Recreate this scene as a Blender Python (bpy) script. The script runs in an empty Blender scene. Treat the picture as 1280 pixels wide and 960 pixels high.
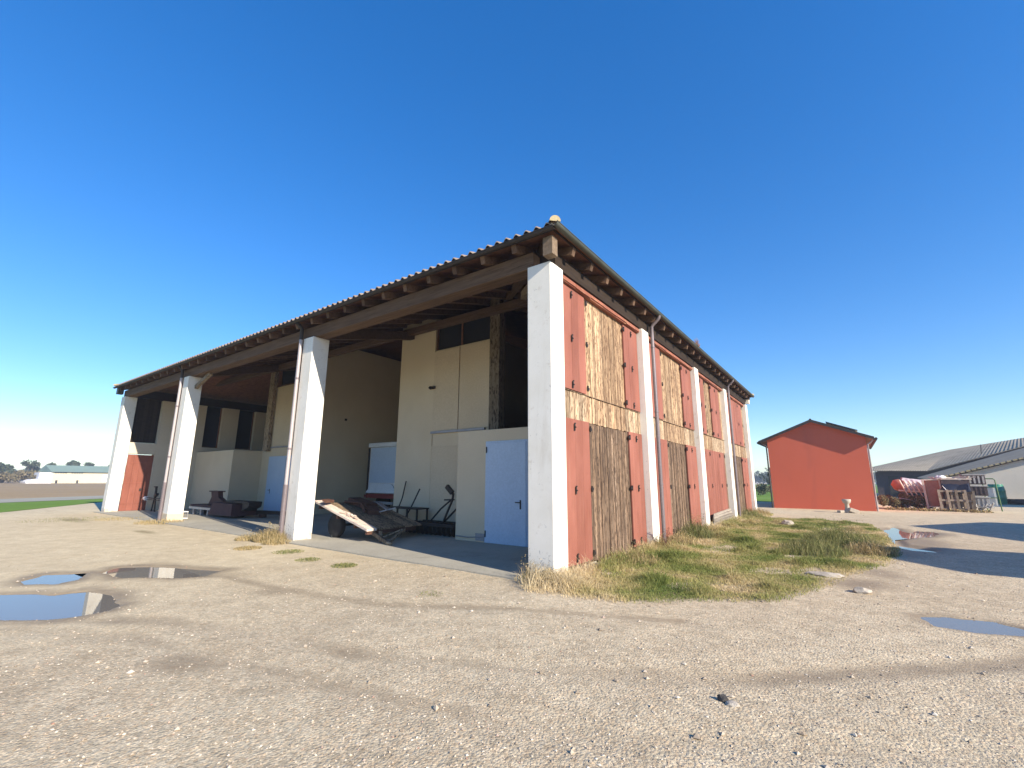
import bpy, bmesh, math, random
import numpy as np
from mathutils import Vector, Matrix, Euler
random.seed(7); RNG = np.random.default_rng(7)
R = math.radians
scene = bpy.context.scene
col = scene.collection

# ------------------------------------------------------------------ materials
def nodes_of(m):
    m.use_nodes = True
    nt = m.node_tree
    b = nt.nodes.get('Principled BSDF')
    return nt, b

class NT:
    """small node-tree helper"""
    def __init__(s, name):
        s.m = bpy.data.materials.new(name); s.t, s.b = nodes_of(s.m)
        s.obj = s.n('ShaderNodeTexCoord').outputs['Object']
    def n(s, typ, **kw):
        q = s.t.nodes.new(typ)
        for k, v in kw.items(): setattr(q, k, v)
        return q
    def lk(s, a, b): s.t.links.new(a, b)
    def mapping(s, vec, scale=(1, 1, 1), loc=(0, 0, 0)):
        q = s.n('ShaderNodeMapping'); s.lk(vec, q.inputs['Vector'])
        q.inputs['Scale'].default_value = scale; q.inputs['Location'].default_value = loc
        return q.outputs[0]
    def noise(s, vec, scale, detail=4, rough=.55, dist=0):
        q = s.n('ShaderNodeTexNoise'); s.lk(vec, q.inputs['Vector'])
        q.inputs['Scale'].default_value = scale; q.inputs['Detail'].default_value = detail
        q.inputs['Roughness'].default_value = rough; q.inputs['Distortion'].default_value = dist
        return q.outputs['Fac']
    def voro(s, vec, scale, feature='F1'):
        q = s.n('ShaderNodeTexVoronoi', feature=feature); s.lk(vec, q.inputs['Vector'])
        q.inputs['Scale'].default_value = scale
        return q
    def ramp(s, fac, stops):
        q = s.n('ShaderNodeValToRGB'); s.lk(fac, q.inputs['Fac'])
        e = q.color_ramp.elements
        while len(e) < len(stops): e.new(.5)
        for k, (p, c) in zip(e, stops):
            k.position = p; k.color = (c[0], c[1], c[2], 1) if not isinstance(c, (int, float)) else (c, c, c, 1)
        return q.outputs['Color']
    def mix(s, fac, a, b, mode='MIX'):
        q = s.n('ShaderNodeMix', data_type='RGBA', blend_type=mode)
        for i, v in ((0, fac), (6, a), (7, b)):
            if hasattr(v, 'links'): s.lk(v, q.inputs[i])
            elif i == 0: q.inputs[0].default_value = v
            else: q.inputs[i].default_value = (v[0], v[1], v[2], 1)
        return q.outputs[2]
    def math(s, op, a, b=0., clamp=False):
        q = s.n('ShaderNodeMath', operation=op, use_clamp=clamp)
        for i, v in enumerate((a, b)):
            if hasattr(v, 'links'): s.lk(v, q.inputs[i])
            else: q.inputs[i].default_value = v
        return q.outputs[0]
    def attr(s, name):
        q = s.n('ShaderNodeAttribute'); q.attribute_name = name
        return q
    def bump(s, h, strength, dist=.01, prev=None):
        q = s.n('ShaderNodeBump'); q.inputs['Strength'].default_value = strength
        q.inputs['Distance'].default_value = dist; s.lk(h, q.inputs['Height'])
        if prev is not None: s.lk(prev, q.inputs['Normal'])
        return q.outputs[0]
    def out(s, c, rough=.8, normal=None, metal=0., spec=.3):
        if hasattr(c, 'links'): s.lk(c, s.b.inputs['Base Color'])
        else: s.b.inputs['Base Color'].default_value = (*c, 1)
        if hasattr(rough, 'links'): s.lk(rough, s.b.inputs['Roughness'])
        else: s.b.inputs['Roughness'].default_value = rough
        s.b.inputs['Metallic'].default_value = metal
        s.b.inputs['Specular IOR Level'].default_value = spec
        if normal is not None: s.lk(normal, s.b.inputs['Normal'])
        return s.m

def m_surface(name, c1, c2, scale=2., rough=.8, bump=.2, fine=60., metal=0., spec=.3, stain=None, stain_amt=.5, stretch=(1, 1, 1)):
    """a plain surface with blotches, fine grain and optional irregular stains"""
    s = NT(name)
    v = s.mapping(s.obj, stretch)
    a = s.noise(v, scale, 6, .6)
    c = s.ramp(a, [(.3, c1), (.7, c2)])
    f = s.noise(s.obj, fine, 3, .6)
    c = s.mix(.25, c, s.ramp(f, [(.3, [x*.6 for x in c1]), (.75, [min(1, x*1.15) for x in c2])]))
    if stain:
        st = s.noise(s.mapping(s.obj, (stretch[0]*1.0, stretch[1]*1.0, stretch[2]*.35), (3, 7, 1)), scale*1.7, 8, .65, .6)
        c = s.mix(s.math('MULTIPLY', s.ramp(st, [(.55, 0), (.75, 1)]), stain_amt), c, stain)
    return s.out(c, rough, s.bump(f, bump, .01), metal, spec)

def m_wood(name, stops, grain=(16, 16, .55), dark=(.03, .02, .012), dark_amt=.7, rough=.8, bump=.5, knots=True, lo=.52):
    """weathered boards: grain runs along the axis whose scale is small; each board its own tone ('rnd')"""
    s = NT(name)
    r = s.attr('rnd').outputs['Fac']
    off = s.n('ShaderNodeCombineXYZ')
    for i, k in enumerate((13.1, 7.7, 31.3)): s.lk(s.math('MULTIPLY', r, k), off.inputs[i])
    ad = s.n('ShaderNodeVectorMath', operation='ADD'); s.lk(s.obj, ad.inputs[0]); s.lk(off.outputs[0], ad.inputs[1])
    v = s.mapping(ad.outputs[0], grain)
    g = s.noise(v, 1., 8, .65, .4)
    c = s.ramp(g, stops)
    tone = s.ramp(r, [(0, .60), (.4, .9), (1, 1.25)])
    c = s.mix(1., c, tone, 'MULTIPLY')
    v2 = s.mapping(ad.outputs[0], [k*2.3 for k in grain], (5, 3, 9))
    st = s.noise(v2, 1., 6, .7, .8)
    big = s.noise(s.mapping(s.obj, (.9, .9, .6)), 1.4, 4, .6)
    mask = s.math('MULTIPLY', s.ramp(st, [(lo, 0), (lo+.13, 1)]), s.ramp(big, [(.3, .5), (.55, 1)]))
    c = s.mix(s.math('MULTIPLY', mask, dark_amt), c, dark)
    if knots:
        vk = s.voro(s.mapping(ad.outputs[0], (7, 7, 2.6)), 1.)
        k = s.ramp(vk.outputs['Distance'], [(.10, 1), (.24, 0)])
        c = s.mix(s.math('MULTIPLY', k, .85), c, [x*1.2 for x in dark])
        v3 = s.mapping(ad.outputs[0], [max(k*1.7, 5.5) for k in grain], (1, 8, 4))
        sp = s.ramp(s.noise(v3, 1., 3, .5, 1.2), [(.53, 0), (.585, 1)])
        c = s.mix(s.math('MULTIPLY', sp, .8), c, [x*1.1 for x in dark])
    return s.out(c, rough, s.bump(g, bump, .006), 0, .2)

def m_paintwood(name, base, worn, grain, amt=.5):
    s = NT(name)
    r = s.attr('rnd').outputs['Fac']
    v = s.mapping(s.obj, grain)
    g = s.noise(v, 1., 7, .65, .3)
    b = s.noise(s.mapping(s.obj, (1.2, 1.2, .5)), 1.6, 5, .6)
    c = s.mix(s.ramp(b, [(.35, 0), (.7, .75)]), base, [min(1, x*1.35+.02) for x in base])
    c = s.mix(1., c, s.ramp(r, [(0, .86), (1, 1.1)]), 'MULTIPLY')
    c = s.mix(s.math('MULTIPLY', s.ramp(g, [(.56, 0), (.72, 1)]), amt), c, worn)
    return s.out(c, .7, s.bump(g, .35, .004), 0, .25)

M = {}
def m_pillar():
    s = NT('plaster_white')
    a = s.noise(s.obj, 1.3, 7, .62); f = s.noise(s.obj, 45, 3, .6)
    c = s.ramp(a, [(.3, (.73, .69, .60)), (.7, (.82, .785, .71))])
    st = s.noise(s.mapping(s.obj, (1.6, 1.6, .28), (3, 7, 1)), 1.6, 8, .68, .5)
    c = s.mix(s.math('MULTIPLY', s.ramp(st, [(.54, 0), (.72, 1)]), .30), c, (.50, .43, .33))
    z = s.n('ShaderNodeSeparateXYZ'); s.lk(s.obj, z.inputs[0])
    low = s.ramp(z.outputs[2], [(.0, 1), (.62, .0)])
    sp = s.noise(s.mapping(s.obj, (1, 1, .7)), 16, 6, .7, .6)
    peel = s.ramp(s.math('ADD', sp, s.math('MULTIPLY', low, .16)), [(.64, 0), (.68, 1)])
    c = s.mix(s.math('MULTIPLY', peel, .85), c, (.40, .385, .36))
    mud = s.math('MULTIPLY', s.ramp(s.math('ADD', s.noise(s.obj, 5, 6, .65), s.math('MULTIPLY', s.ramp(z.outputs[2], [(0, 1), (.3, 0)]), .3)), [(.58, 0), (.80, 1)]), .7)
    c = s.mix(mud, c, (.42, .33, .23))
    return s.out(c, .85, s.bump(s.math('SUBTRACT', f, s.math('MULTIPLY', peel, .8)), .2, .006), 0, .25)
M['plaster_white'] = m_pillar()
M['plaster_beige'] = m_surface('plaster_beige', (.56, .46, .32), (.63, .53, .38), .8, .88, .10, 40, stain=(.48, .40, .30), stain_amt=.3)
M['plaster_end'] = m_surface('plaster_end', (.54, .46, .35), (.62, .54, .42), .8, .88, .10, 40, stain=(.45, .39, .31), stain_amt=.3)
M['red_plaster'] = m_surface('red_plaster', (.56, .122, .066), (.62, .140, .078), .5, .85, .08, 30, stain=(.35, .10, .07), stain_amt=.35, stretch=(1, 1, .5))
M['concrete'] = m_surface('concrete', (.33, .30, .24), (.44, .41, .33), .9, .85, .25, 25, stain=(.16, .14, .11), stain_amt=.5)
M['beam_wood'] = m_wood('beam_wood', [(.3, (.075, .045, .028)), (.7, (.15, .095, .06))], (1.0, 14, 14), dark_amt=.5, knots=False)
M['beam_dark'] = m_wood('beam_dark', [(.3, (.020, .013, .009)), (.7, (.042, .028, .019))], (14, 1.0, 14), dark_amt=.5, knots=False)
M['rafter_wood'] = m_wood('rafter_wood', [(.3, (.085, .05, .032)), (.7, (.17, .105, .066))], (6, 6, 6), dark_amt=.5, knots=False)
M['board_wood'] = m_wood('board_wood', [(.3, (.13, .060, .038)), (.7, (.22, .105, .062))], (5, 5, 5), dark_amt=.5, knots=False)
M['post_wood'] = m_wood('post_wood', [(.3, (.22, .17, .115)), (.7, (.34, .27, .19))], (16, 16, .7), dark_amt=.4)
M['end_grain'] = m_surface('end_grain', (.12, .085, .055), (.24, .175, .12), 14, .9, .5, 50, stain=(.1, .06, .04), stain_amt=.6)
M['plank_upper'] = m_wood('plank_upper', [(.25, (.34, .20, .105)), (.5, (.51, .345, .205)), (.75, (.62, .46, .30))], (15, 15, .42), (.10, .055, .032), .9, lo=.45)
M['plank_middle'] = m_wood('plank_middle', [(.25, (.36, .23, .13)), (.5, (.50, .37, .24)), (.75, (.60, .49, .36))], (17, 17, .6), (.10, .06, .035), .8, lo=.46)
M['plank_lower'] = m_wood('plank_lower', [(.25, (.17, .10, .06)), (.5, (.285, .19, .122)), (.78, (.45, .34, .25))], (15, 15, .38), (.05, .032, .022), .9, lo=.43)
M['red_shutter'] = m_paintwood('red_shutter', (.225, .080, .054), (.34, .18, .125), (20, 20, .5), .55)
M['red_trim'] = m_paintwood('red_trim', (.24, .085, .05), (.52, .33, .19), (14, 2.2, 14), .8)
M['red_door'] = m_paintwood('red_door', (.22, .07, .045), (.42, .18, .11), (18, 18, .6), .3)
M['iron'] = m_surface('iron', (.028, .024, .022), (.06, .05, .045), 12, .6, .3, 80, .4)
M['rust'] = m_surface('rust', (.07, .035, .028), (.15, .075, .05), 7, .85, .5, 60, .1)
M['machine_red'] = m_surface('machine_red', (.055, .024, .024), (.10, .04, .036), 4, .7, .3, 50, stain=(.05, .03, .03))
M['steel_grey'] = m_surface('steel_grey', (.22, .22, .24), (.34, .34, .36), 4, .5, .15, 50, .5)
M['gutter'] = m_surface('gutter', (.065, .075, .062), (.11, .12, .10), 3, .55, .1, 40, .3)
M['gutter_front'] = m_surface('gutter_front', (.035, .03, .028), (.065, .055, .05), 3, .65, .1, 40, .2)
M['pipe'] = m_surface('pipe', (.15, .12, .125), (.22, .185, .19), 2, .5, .1, 30, .3, stretch=(1, 1, .3))
M['pipe_light'] = m_surface('pipe_light', (.36, .31, .31), (.44, .39, .38), 2, .5, .1, 30, .2, stretch=(1, 1, .3))
M['tile'] = m_surface('tile', (.27, .185, .13), (.42, .325, .245), 5, .85, .5, 30, stain=(.46, .45, .36), stain_amt=.7)
M['tile_lichen'] = m_surface('tile_lichen', (.34, .27, .15), (.48, .40, .25), 7, .9, .5, 30, stain=(.42, .38, .07), stain_amt=1.)
M['door_pale'] = m_surface('door_pale', (.40, .50, .64), (.45, .55, .68), 1.2, .5, .04, 20, 0, .4)
M['door_beige'] = m_surface('door_beige', (.53, .43, .30), (.58, .48, .34), 1, .8, .06, 20)
M['dark_gap'] = m_surface('dark_gap', (.035, .032, .03), (.06, .055, .05), 2, .8, .1, 30)
M['window_dark'] = m_surface('window_dark', (.02, .022, .028), (.03, .032, .04), 1, .25, .02, 20, 0, .5)
M['truck_white'] = m_surface('truck_white', (.60, .63, .66), (.70, .73, .76), 1, .45, .05, 20, 0, .4, stain=(.4, .4, .4), stain_amt=.4)
M['truck_red'] = m_surface('truck_red', (.16, .025, .025), (.22, .035, .03), 2, .5, .05, 20)
M['rubber'] = m_surface('rubber', (.018, .018, .019), (.035, .034, .034), 8, .85, .3, 60)
M['deck_wood'] = m_wood('deck_wood', [(.25, (.24, .17, .105)), (.6, (.36, .26, .165)), (.8, (.44, .34, .23))], (1.2, 16, 16), dark_amt=.5)
M['pale_board'] = m_wood('pale_board', [(.25, (.44, .34, .27)), (.6, (.60, .50, .42)), (.8, (.68, .60, .52))], (1.2, 16, 16), dark=(.2, .1, .07), dark_amt=.6, knots=False)
M['old_board'] = m_wood('old_board', [(.25, (.20, .17, .14)), (.6, (.32, .28, .23)), (.8, (.42, .38, .33))], (8, 1.2, 16), dark_amt=.5, knots=False)
M['pallet'] = m_wood('pallet', [(.25, (.20, .15, .11)), (.6, (.31, .25, .19)), (.8, (.42, .36, .29))], (6, 6, 6), dark_amt=.4, knots=False)
M['bucket_white'] = m_surface('bucket_white', (.70, .70, .70), (.78, .78, .78), 3, .5, .05, 20)
M['tarp_blue'] = m_surface('tarp_blue', (.007, .011, .028), (.012, .018, .042), 3, .7, .3, 14, 0, .2)
M['tarp_red'] = m_surface('tarp_red', (.36, .13, .09), (.46, .21, .15), 3, .75, .3, 14, stain=(.34, .24, .19), stain_amt=.7)
M['tarp_pink'] = m_surface('tarp_pink', (.52, .42, .44), (.68, .60, .60), 3, .6, .4, 14)
M['cream'] = m_surface('cream', (.58, .48, .38), (.70, .62, .52), 5, .7, .3, 30, stain=(.35, .18, .1), stain_amt=.6)
M['crate_dark'] = m_surface('crate_dark', (.06, .045, .05), (.10, .075, .075), 5, .7, .2, 30)
M['crate_grey'] = m_surface('crate_grey', (.30, .29, .28), (.44, .43, .41), 5, .7, .2, 30)
M['green_paint'] = m_surface('green_paint', (.06, .12, .05), (.10, .18, .07), 5, .6, .2, 30)
M['barrel_green'] = m_surface('barrel_green', (.014, .17, .095), (.022, .24, .14), 3, .45, .05, 20, 0, .5)
M['glass_pale'] = m_surface('glass_pale', (.52, .56, .58), (.62, .66, .68), 3, .3, .05, 20)
M['shed_roof'] = m_surface('shed_roof', (.26, .225, .17), (.38, .335, .265), .55, 1., .4, 14, spec=0., stain=(.09, .085, .075), stain_amt=.8)
M['shed_wall'] = m_surface('shed_wall', (.66, .60, .48), (.74, .68, .56), .5, .9, .1, 20, stain=(.38, .35, .28), stain_amt=.4)
M['far_wall'] = m_surface('far_wall', (.58, .51, .36), (.64, .57, .41), .1, .9, .05, 5)
M['far_white'] = m_surface('far_white', (.78, .76, .76), (.82, .80, .80), .1, .9, .05, 5)
M['far_roof'] = m_surface('far_roof', (.20, .28, .22), (.26, .34, .27), .1, .8, .05, 5)
M['soil'] = m_surface('soil', (.30, .225, .135), (.38, .285, .18), .05, 1., .5, 2.5, spec=0., stain=(.17, .13, .07), stain_amt=.4)
M['verge'] = m_surface('verge', (.12, .21, .045), (.18, .28, .07), .15, 1., .6, 5, spec=0., stain=(.17, .16, .06), stain_amt=.5)
M['asphalt'] = m_surface('asphalt', (.30, .29, .24), (.38, .37, .31), .3, 1., .3, 20, spec=0.)
M['stone'] = m_surface('stone', (.36, .31, .245), (.50, .44, .36), 9, .9, .5, 40)
M['stone_dark'] = m_surface('stone_dark', (.05, .045, .04), (.10, .09, .08), 9, .9, .5, 40)
M['bark'] = m_surface('bark', (.07, .055, .04), (.12, .10, .08), 6, .95, .6, 30)
M['panel_glass'] = m_surface('panel_glass', (.012, .014, .03), (.02, .022, .045), 2, .2, .02, 20, 0, .6)

def m_leaf(name, stops, transl=.25):
    s = NT(name)
    r = s.attr('rnd').outputs['Fac']
    c = s.ramp(r, stops)
    m = s.out(c, .75, None, 0, .2)
    t = s.n('ShaderNodeBsdfTranslucent'); s.lk(c, t.inputs['Color'])
    mx = s.n('ShaderNodeMixShader'); mx.inputs[0].default_value = transl
    o = s.t.nodes['Material Output']
    s.lk(s.b.outputs[0], mx.inputs[1]); s.lk(t.outputs[0], mx.inputs[2]); s.lk(mx.outputs[0], o.inputs['Surface'])
    return m
M['grass_blades'] = m_leaf('grass_blades', transl=.35, stops=[(0, (.14, .19, .045)), (.3, (.26, .28, .085)), (.5, (.40, .36, .145)), (.75, (.56, .45, .24)), (1, (.66, .54, .34))])
M['dry_weed'] = m_leaf('dry_weed', [(0, (.14, .13, .045)), (.4, (.34, .26, .12)), (1, (.58, .45, .26))])
M['green_weed'] = m_leaf('green_weed', [(0, (.10, .13, .035)), (.5, (.20, .21, .075)), (1, (.36, .31, .15))])
M['red_weed'] = m_leaf('red_weed', [(0, (.08, .03, .02)), (.5, (.16, .055, .035)), (1, (.24, .10, .06))])
M['orange_weed'] = m_leaf('orange_weed', [(0, (.34, .17, .07)), (1, (.52, .30, .15))])
M['far_leaf'] = m_leaf('far_leaf', [(0, (.045, .06, .04)), (.6, (.085, .105, .06)), (1, (.13, .14, .085))])
M['brush_leaf'] = m_leaf('brush_leaf', [(0, (.12, .10, .05)), (.6, (.20, .16, .08)), (1, (.28, .22, .12))])

def m_ground():
    s = NT('gravel_ground')
    a = s.attr('gmask'); sep = s.n('ShaderNodeSeparateColor'); s.lk(a.outputs['Color'], sep.inputs[0])
    wet, grass, fine = sep.outputs[0], sep.outputs[1], sep.outputs[2]
    big = s.noise(s.obj, .35, 8, .6, .3)
    mid = s.noise(s.obj, 2.6, 8, .65)
    c = s.ramp(big, [(.32, (.43, .35, .243)), (.68, (.55, .465, .33))])
    c = s.mix(.45, c, s.ramp(mid, [(.32, (.36, .29, .19)), (.66, (.61, .52, .365))]))
    v1 = s.voro(s.obj, 46.); v2 = s.voro(s.obj, 120.); v3 = s.voro(s.obj, 19.)
    def cellv(v, a0, a1):
        q = s.n('ShaderNodeSeparateColor'); s.lk(v.outputs['Color'], q.inputs[0])
        return s.ramp(q.outputs[0], [(0, a0), (1, a1)]), q
    t1, q1 = cellv(v1, .80, 1.17); t2, q2 = cellv(v2, .82, 1.16); t3, q3 = cellv(v3, .88, 1.12)
    stones = s.mix(1., s.mix(1., t1, t2, 'MULTIPLY'), t3, 'MULTIPLY')
    tint = s.ramp(q1.outputs[1], [(0, (1.05, .96, .88)), (.6, (1, 1, .98)), (1, (1.03, 1.02, 1.0))])
    stones = s.mix(1., stones, tint, 'MULTIPLY')
    amt = s.math('SUBTRACT', 1., s.math('MULTIPLY', fine, .6))
    c = s.mix(amt, c, s.mix(1., c, stones, 'MULTIPLY'))
    c = s.mix(fine, c, s.mix(1., c, (1.14, 1.13, 1.06), 'MULTIPLY'))
    edge = s.math('ADD', wet, s.math('MULTIPLY', s.math('SUBTRACT', mid, .5), .9), True)
    wetm = s.ramp(edge, [(.18, 0), (.75, 1)])
    wetm = s.math('MULTIPLY', wetm, s.ramp(wet, [(.02, 0), (.15, 1)]))
    c = s.mix(s.math('MULTIPLY', wetm, .80), c, (.225, .168, .105))
    gm = s.ramp(s.math('ADD', grass, s.math('MULTIPLY', s.math('SUBTRACT', mid, .5), .8), True), [(.3, 0), (.7, 1)])
    gm = s.math('MULTIPLY', gm, s.ramp(grass, [(.02, 0), (.2, 1)]))
    gcol = s.ramp(s.noise(s.obj, 3.5, 5, .6), [(.3, (.15, .135, .055)), (.6, (.28, .22, .12)), (.75, (.36, .29, .19))])
    c = s.mix(gm, c, gcol)
    h = s.math('ADD', s.math('MULTIPLY', v1.outputs['Distance'], -1.), s.math('MULTIPLY', v2.outputs['Distance'], -.35))
    h = s.math('ADD', h, s.math('MULTIPLY', s.noise(s.obj, 60, 4, .6), .5))
    bq = s.n('ShaderNodeBump'); bq.inputs['Distance'].default_value = .0065; s.lk(h, bq.inputs['Height'])
    s.lk(s.math('MULTIPLY', s.math('SUBTRACT', 1., s.math('MULTIPLY', wetm, .6)), s.math('SUBTRACT', .95, s.math('MULTIPLY', fine, .5))), bq.inputs['Strength'])
    rough = s.math('SUBTRACT', .95, s.math('MULTIPLY', wetm, .3))
    return s.out(c, rough, bq.outputs[0], 0, .25)
M['ground'] = m_ground()

def m_pebble():
    s = NT('pebbles')
    r = s.attr('rnd').outputs['Fac']
    c = s.ramp(r, [(0, (.22, .175, .13)), (.3, (.40, .325, .24)), (.7, (.52, .44, .34)), (.93, (.64, .57, .47)), (1, (.36, .20, .14))])
    return s.out(c, .9, s.bump(s.noise(s.obj, 90, 3, .6), .3, .004), 0, .25)
M['pebbles'] = m_pebble()

def m_water():
    s = NT('puddle_water')
    nb = s.bump(s.noise(s.obj, 9, 2, .5), .02, .004)
    tr = s.n('ShaderNodeBsdfTransparent'); tr.inputs['Color'].default_value = (.80, .76, .68, 1)
    mk = s.n('ShaderNodeBsdfDiffuse'); mk.inputs['Color'].default_value = (.36, .32, .265, 1)
    body = s.n('ShaderNodeMixShader'); body.inputs[0].default_value = .60; s.lk(tr.outputs[0], body.inputs[1]); s.lk(mk.outputs[0], body.inputs[2])
    gl = s.n('ShaderNodeBsdfGlossy'); gl.inputs['Roughness'].default_value = .02; s.lk(nb, gl.inputs['Normal'])
    fr = s.n('ShaderNodeFresnel'); fr.inputs['IOR'].default_value = 1.5; s.lk(nb, fr.inputs['Normal'])
    mx = s.n('ShaderNodeMixShader'); s.lk(fr.outputs[0], mx.inputs[0]); s.lk(body.outputs[0], mx.inputs[1]); s.lk(gl.outputs[0], mx.inputs[2])
    s.t.nodes.remove(s.b); s.lk(mx.outputs[0], s.t.nodes['Material Output'].inputs['Surface'])
    return s.m
M['water'] = m_water()

# ------------------------------------------------------------------ mesh builder
def world_origin(o):
    v = Vector((0, 0, 0))
    while o is not None:
        v += o.location; o = o.parent
    return v

class MB:
    def __init__(s): s.v = []; s.f = []; s.r = []; s.sm = []
    def add(s, vs, fs, rnd=None, smooth=False):
        b = len(s.v); rnd = random.random() if rnd is None else rnd
        s.v += [tuple(v) for v in vs]
        for f in fs: s.f.append([b+i for i in f]); s.r.append(rnd); s.sm.append(smooth)
        return s
    def box(s, a, b, rnd=None):
        x0, y0, z0 = [min(p, q) for p, q in zip(a, b)]; x1, y1, z1 = [max(p, q) for p, q in zip(a, b)]
        vs = [(x0,y0,z0),(x1,y0,z0),(x1,y1,z0),(x0,y1,z0),(x0,y0,z1),(x1,y0,z1),(x1,y1,z1),(x0,y1,z1)]
        return s.add(vs, [(0,3,2,1),(4,5,6,7),(0,1,5,4),(1,2,6,5),(2,3,7,6),(3,0,4,7)], rnd)
    def hexa(s, bot, top, rnd=None):
        return s.add(list(bot)+list(top), [(0,3,2,1),(4,5,6,7),(0,1,5,4),(1,2,6,5),(2,3,7,6),(3,0,4,7)], rnd)
    def obox(s, c, size, rot=(0,0,0), rnd=None):
        m = Euler([R(a) for a in rot]).to_matrix(); c = Vector(c); h = [k/2 for k in size]
        vs = [c + m @ Vector((sx*h[0], sy*h[1], sz*h[2])) for sx,sy,sz in [(-1,-1,-1),(1,-1,-1),(1,1,-1),(-1,1,-1),(-1,-1,1),(1,-1,1),(1,1,1),(-1,1,1)]]
        return s.add(vs, [(0,3,2,1),(4,5,6,7),(0,1,5,4),(1,2,6,5),(2,3,7,6),(3,0,4,7)], rnd)
    def bar(s, p, q, w, h, up=(0,0,1), rnd=None):
        p, q, up = Vector(p), Vector(q), Vector(up); d = (q-p).normalized()
        a = d.cross(up)
        if a.length < 1e-4: a = d.cross(Vector((1,0,0)))
        a.normalize(); u = a.cross(d).normalized()
        vs = []
        for e in (p, q):
            for sa, su in ((-1,-1),(1,-1),(1,1),(-1,1)): vs.append(e + a*sa*w/2 + u*su*h/2)
        return s.add(vs, [(0,1,2,3),(7,6,5,4),(0,4,5,1),(1,5,6,2),(2,6,7,3),(3,7,4,0)], rnd)
    def cyl(s, p, q, r0, r1=None, n=16, caps=True, rnd=None, smooth=True):
        r1 = r0 if r1 is None else r1
        p, q = Vector(p), Vector(q); d = (q-p).normalized()
        a = d.orthogonal().normalized(); b = d.cross(a)
        vs = [];
        for e, r in ((p, r0), (q, r1)):
            for i in range(n):
                t = 2*math.pi*i/n; vs.append(e + a*math.cos(t)*r + b*math.sin(t)*r)
        rnd = random.random() if rnd is None else rnd
        s.add(vs, [(i, (i+1) % n, n+(i+1) % n, n+i) for i in range(n)], rnd, smooth)
        if caps:
            s.add(vs[:n], [tuple(reversed(range(n)))], rnd); s.add(vs[n:], [tuple(range(n))], rnd)
        return s
    def tube(s, pts, r, n=8, rnd=None, taper=1.):
        pts = [Vector(p) for p in pts]; rings = []; m = len(pts)
        prev = None
        for i, p in enumerate(pts):
            d = (pts[min(i+1, m-1)] - pts[max(i-1, 0)]).normalized()
            a = d.orthogonal().normalized() if prev is None else (prev - d*prev.dot(d)).normalized()
            prev = a; b = d.cross(a); rr = r*(1+(taper-1)*i/max(1, m-1))
            rings.append([p + a*math.cos(2*math.pi*k/n)*rr + b*math.sin(2*math.pi*k/n)*rr for k in range(n)])
        vs = [v for g in rings for v in g]; fs = []
        for i in range(m-1):
            for k in range(n): fs.append((i*n+k, i*n+(k+1) % n, (i+1)*n+(k+1) % n, (i+1)*n+k))
        rnd = random.random() if rnd is None else rnd
        s.add(vs, fs, rnd, True); s.add(rings[0], [tuple(reversed(range(n)))], rnd); s.add(rings[-1], [tuple(range(n))], rnd)
        return s
    def prism(s, poly, axis, a0, a1, rnd=None):
        n = len(poly)
        def P(u, w, t): return {'x': (t, u, w), 'y': (u, t, w), 'z': (u, w, t)}[axis]
        vs = [P(u, w, a0) for u, w in poly] + [P(u, w, a1) for u, w in poly]
        return s.add(vs, [tuple(range(n)), tuple(range(2*n-1, n-1, -1))] + [(i, (i+1) % n, n+(i+1) % n, n+i) for i in range(n)], rnd)
    def lathe(s, c, prof, n=24, rnd=None):
        c = Vector(c); vs = []; fs = []
        for r, z in prof:
            for i in range(n): vs.append(c + Vector((r*math.cos(2*math.pi*i/n), r*math.sin(2*math.pi*i/n), z)))
        for j in range(len(prof)-1):
            for i in range(n): fs.append((j*n+i, j*n+(i+1) % n, (j+1)*n+(i+1) % n, (j+1)*n+i))
        rnd = random.random() if rnd is None else rnd
        s.add(vs, fs, rnd, True)
        s.add(vs[:n], [tuple(reversed(range(n)))], rnd); s.add(vs[-n:], [tuple(range(n))], rnd)
        return s
    def wheel(s, c, r, w, axis='y'):
        prof = [(r*.55, -w/2), (r*.9, -w/2), (r, -w*.3), (r, w*.3), (r*.9, w/2), (r*.55, w/2)]
        t = MB().lathe((0,0,0), prof, 24)
        c = Vector(c)
        for v in t.v:
            pass
        conv = (lambda v: (v[0], v[2], v[1])) if axis == 'y' else (lambda v: (v[2], v[0], v[1]))
        s.add([c + Vector(conv(v)) for v in t.v], t.f, .5, True)
        return s
    def build(s, name, mat, parent=None, loc=None, bevel=0., recalc=True):
        o = Vector(loc) if loc is not None else Vector((0,0,0))
        base = world_origin(parent) if parent is not None else o
        me = bpy.data.meshes.new(name)
        me.from_pydata([(v[0]-base.x, v[1]-base.y, v[2]-base.z) for v in s.v], [], s.f)
        if recalc:
            bm = bmesh.new(); bm.from_mesh(me); bmesh.ops.recalc_face_normals(bm, faces=bm.faces); bm.to_mesh(me); bm.free()
        at = me.attributes.new('rnd', 'FLOAT', 'FACE'); at.data.foreach_set('value', s.r)
        me.polygons.foreach_set('use_smooth', s.sm)
        me.materials.append(M[mat] if isinstance(mat, str) else mat)
        ob = bpy.data.objects.new(name, me); col.objects.link(ob)
        if parent is not None: ob.parent = parent
        else: ob.location = o
        if bevel:
            b = ob.modifiers.new('bevel', 'BEVEL'); b.width = bevel; b.segments = 2; b.limit_method = 'ANGLE'; b.angle_limit = R(40)
        return ob

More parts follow.
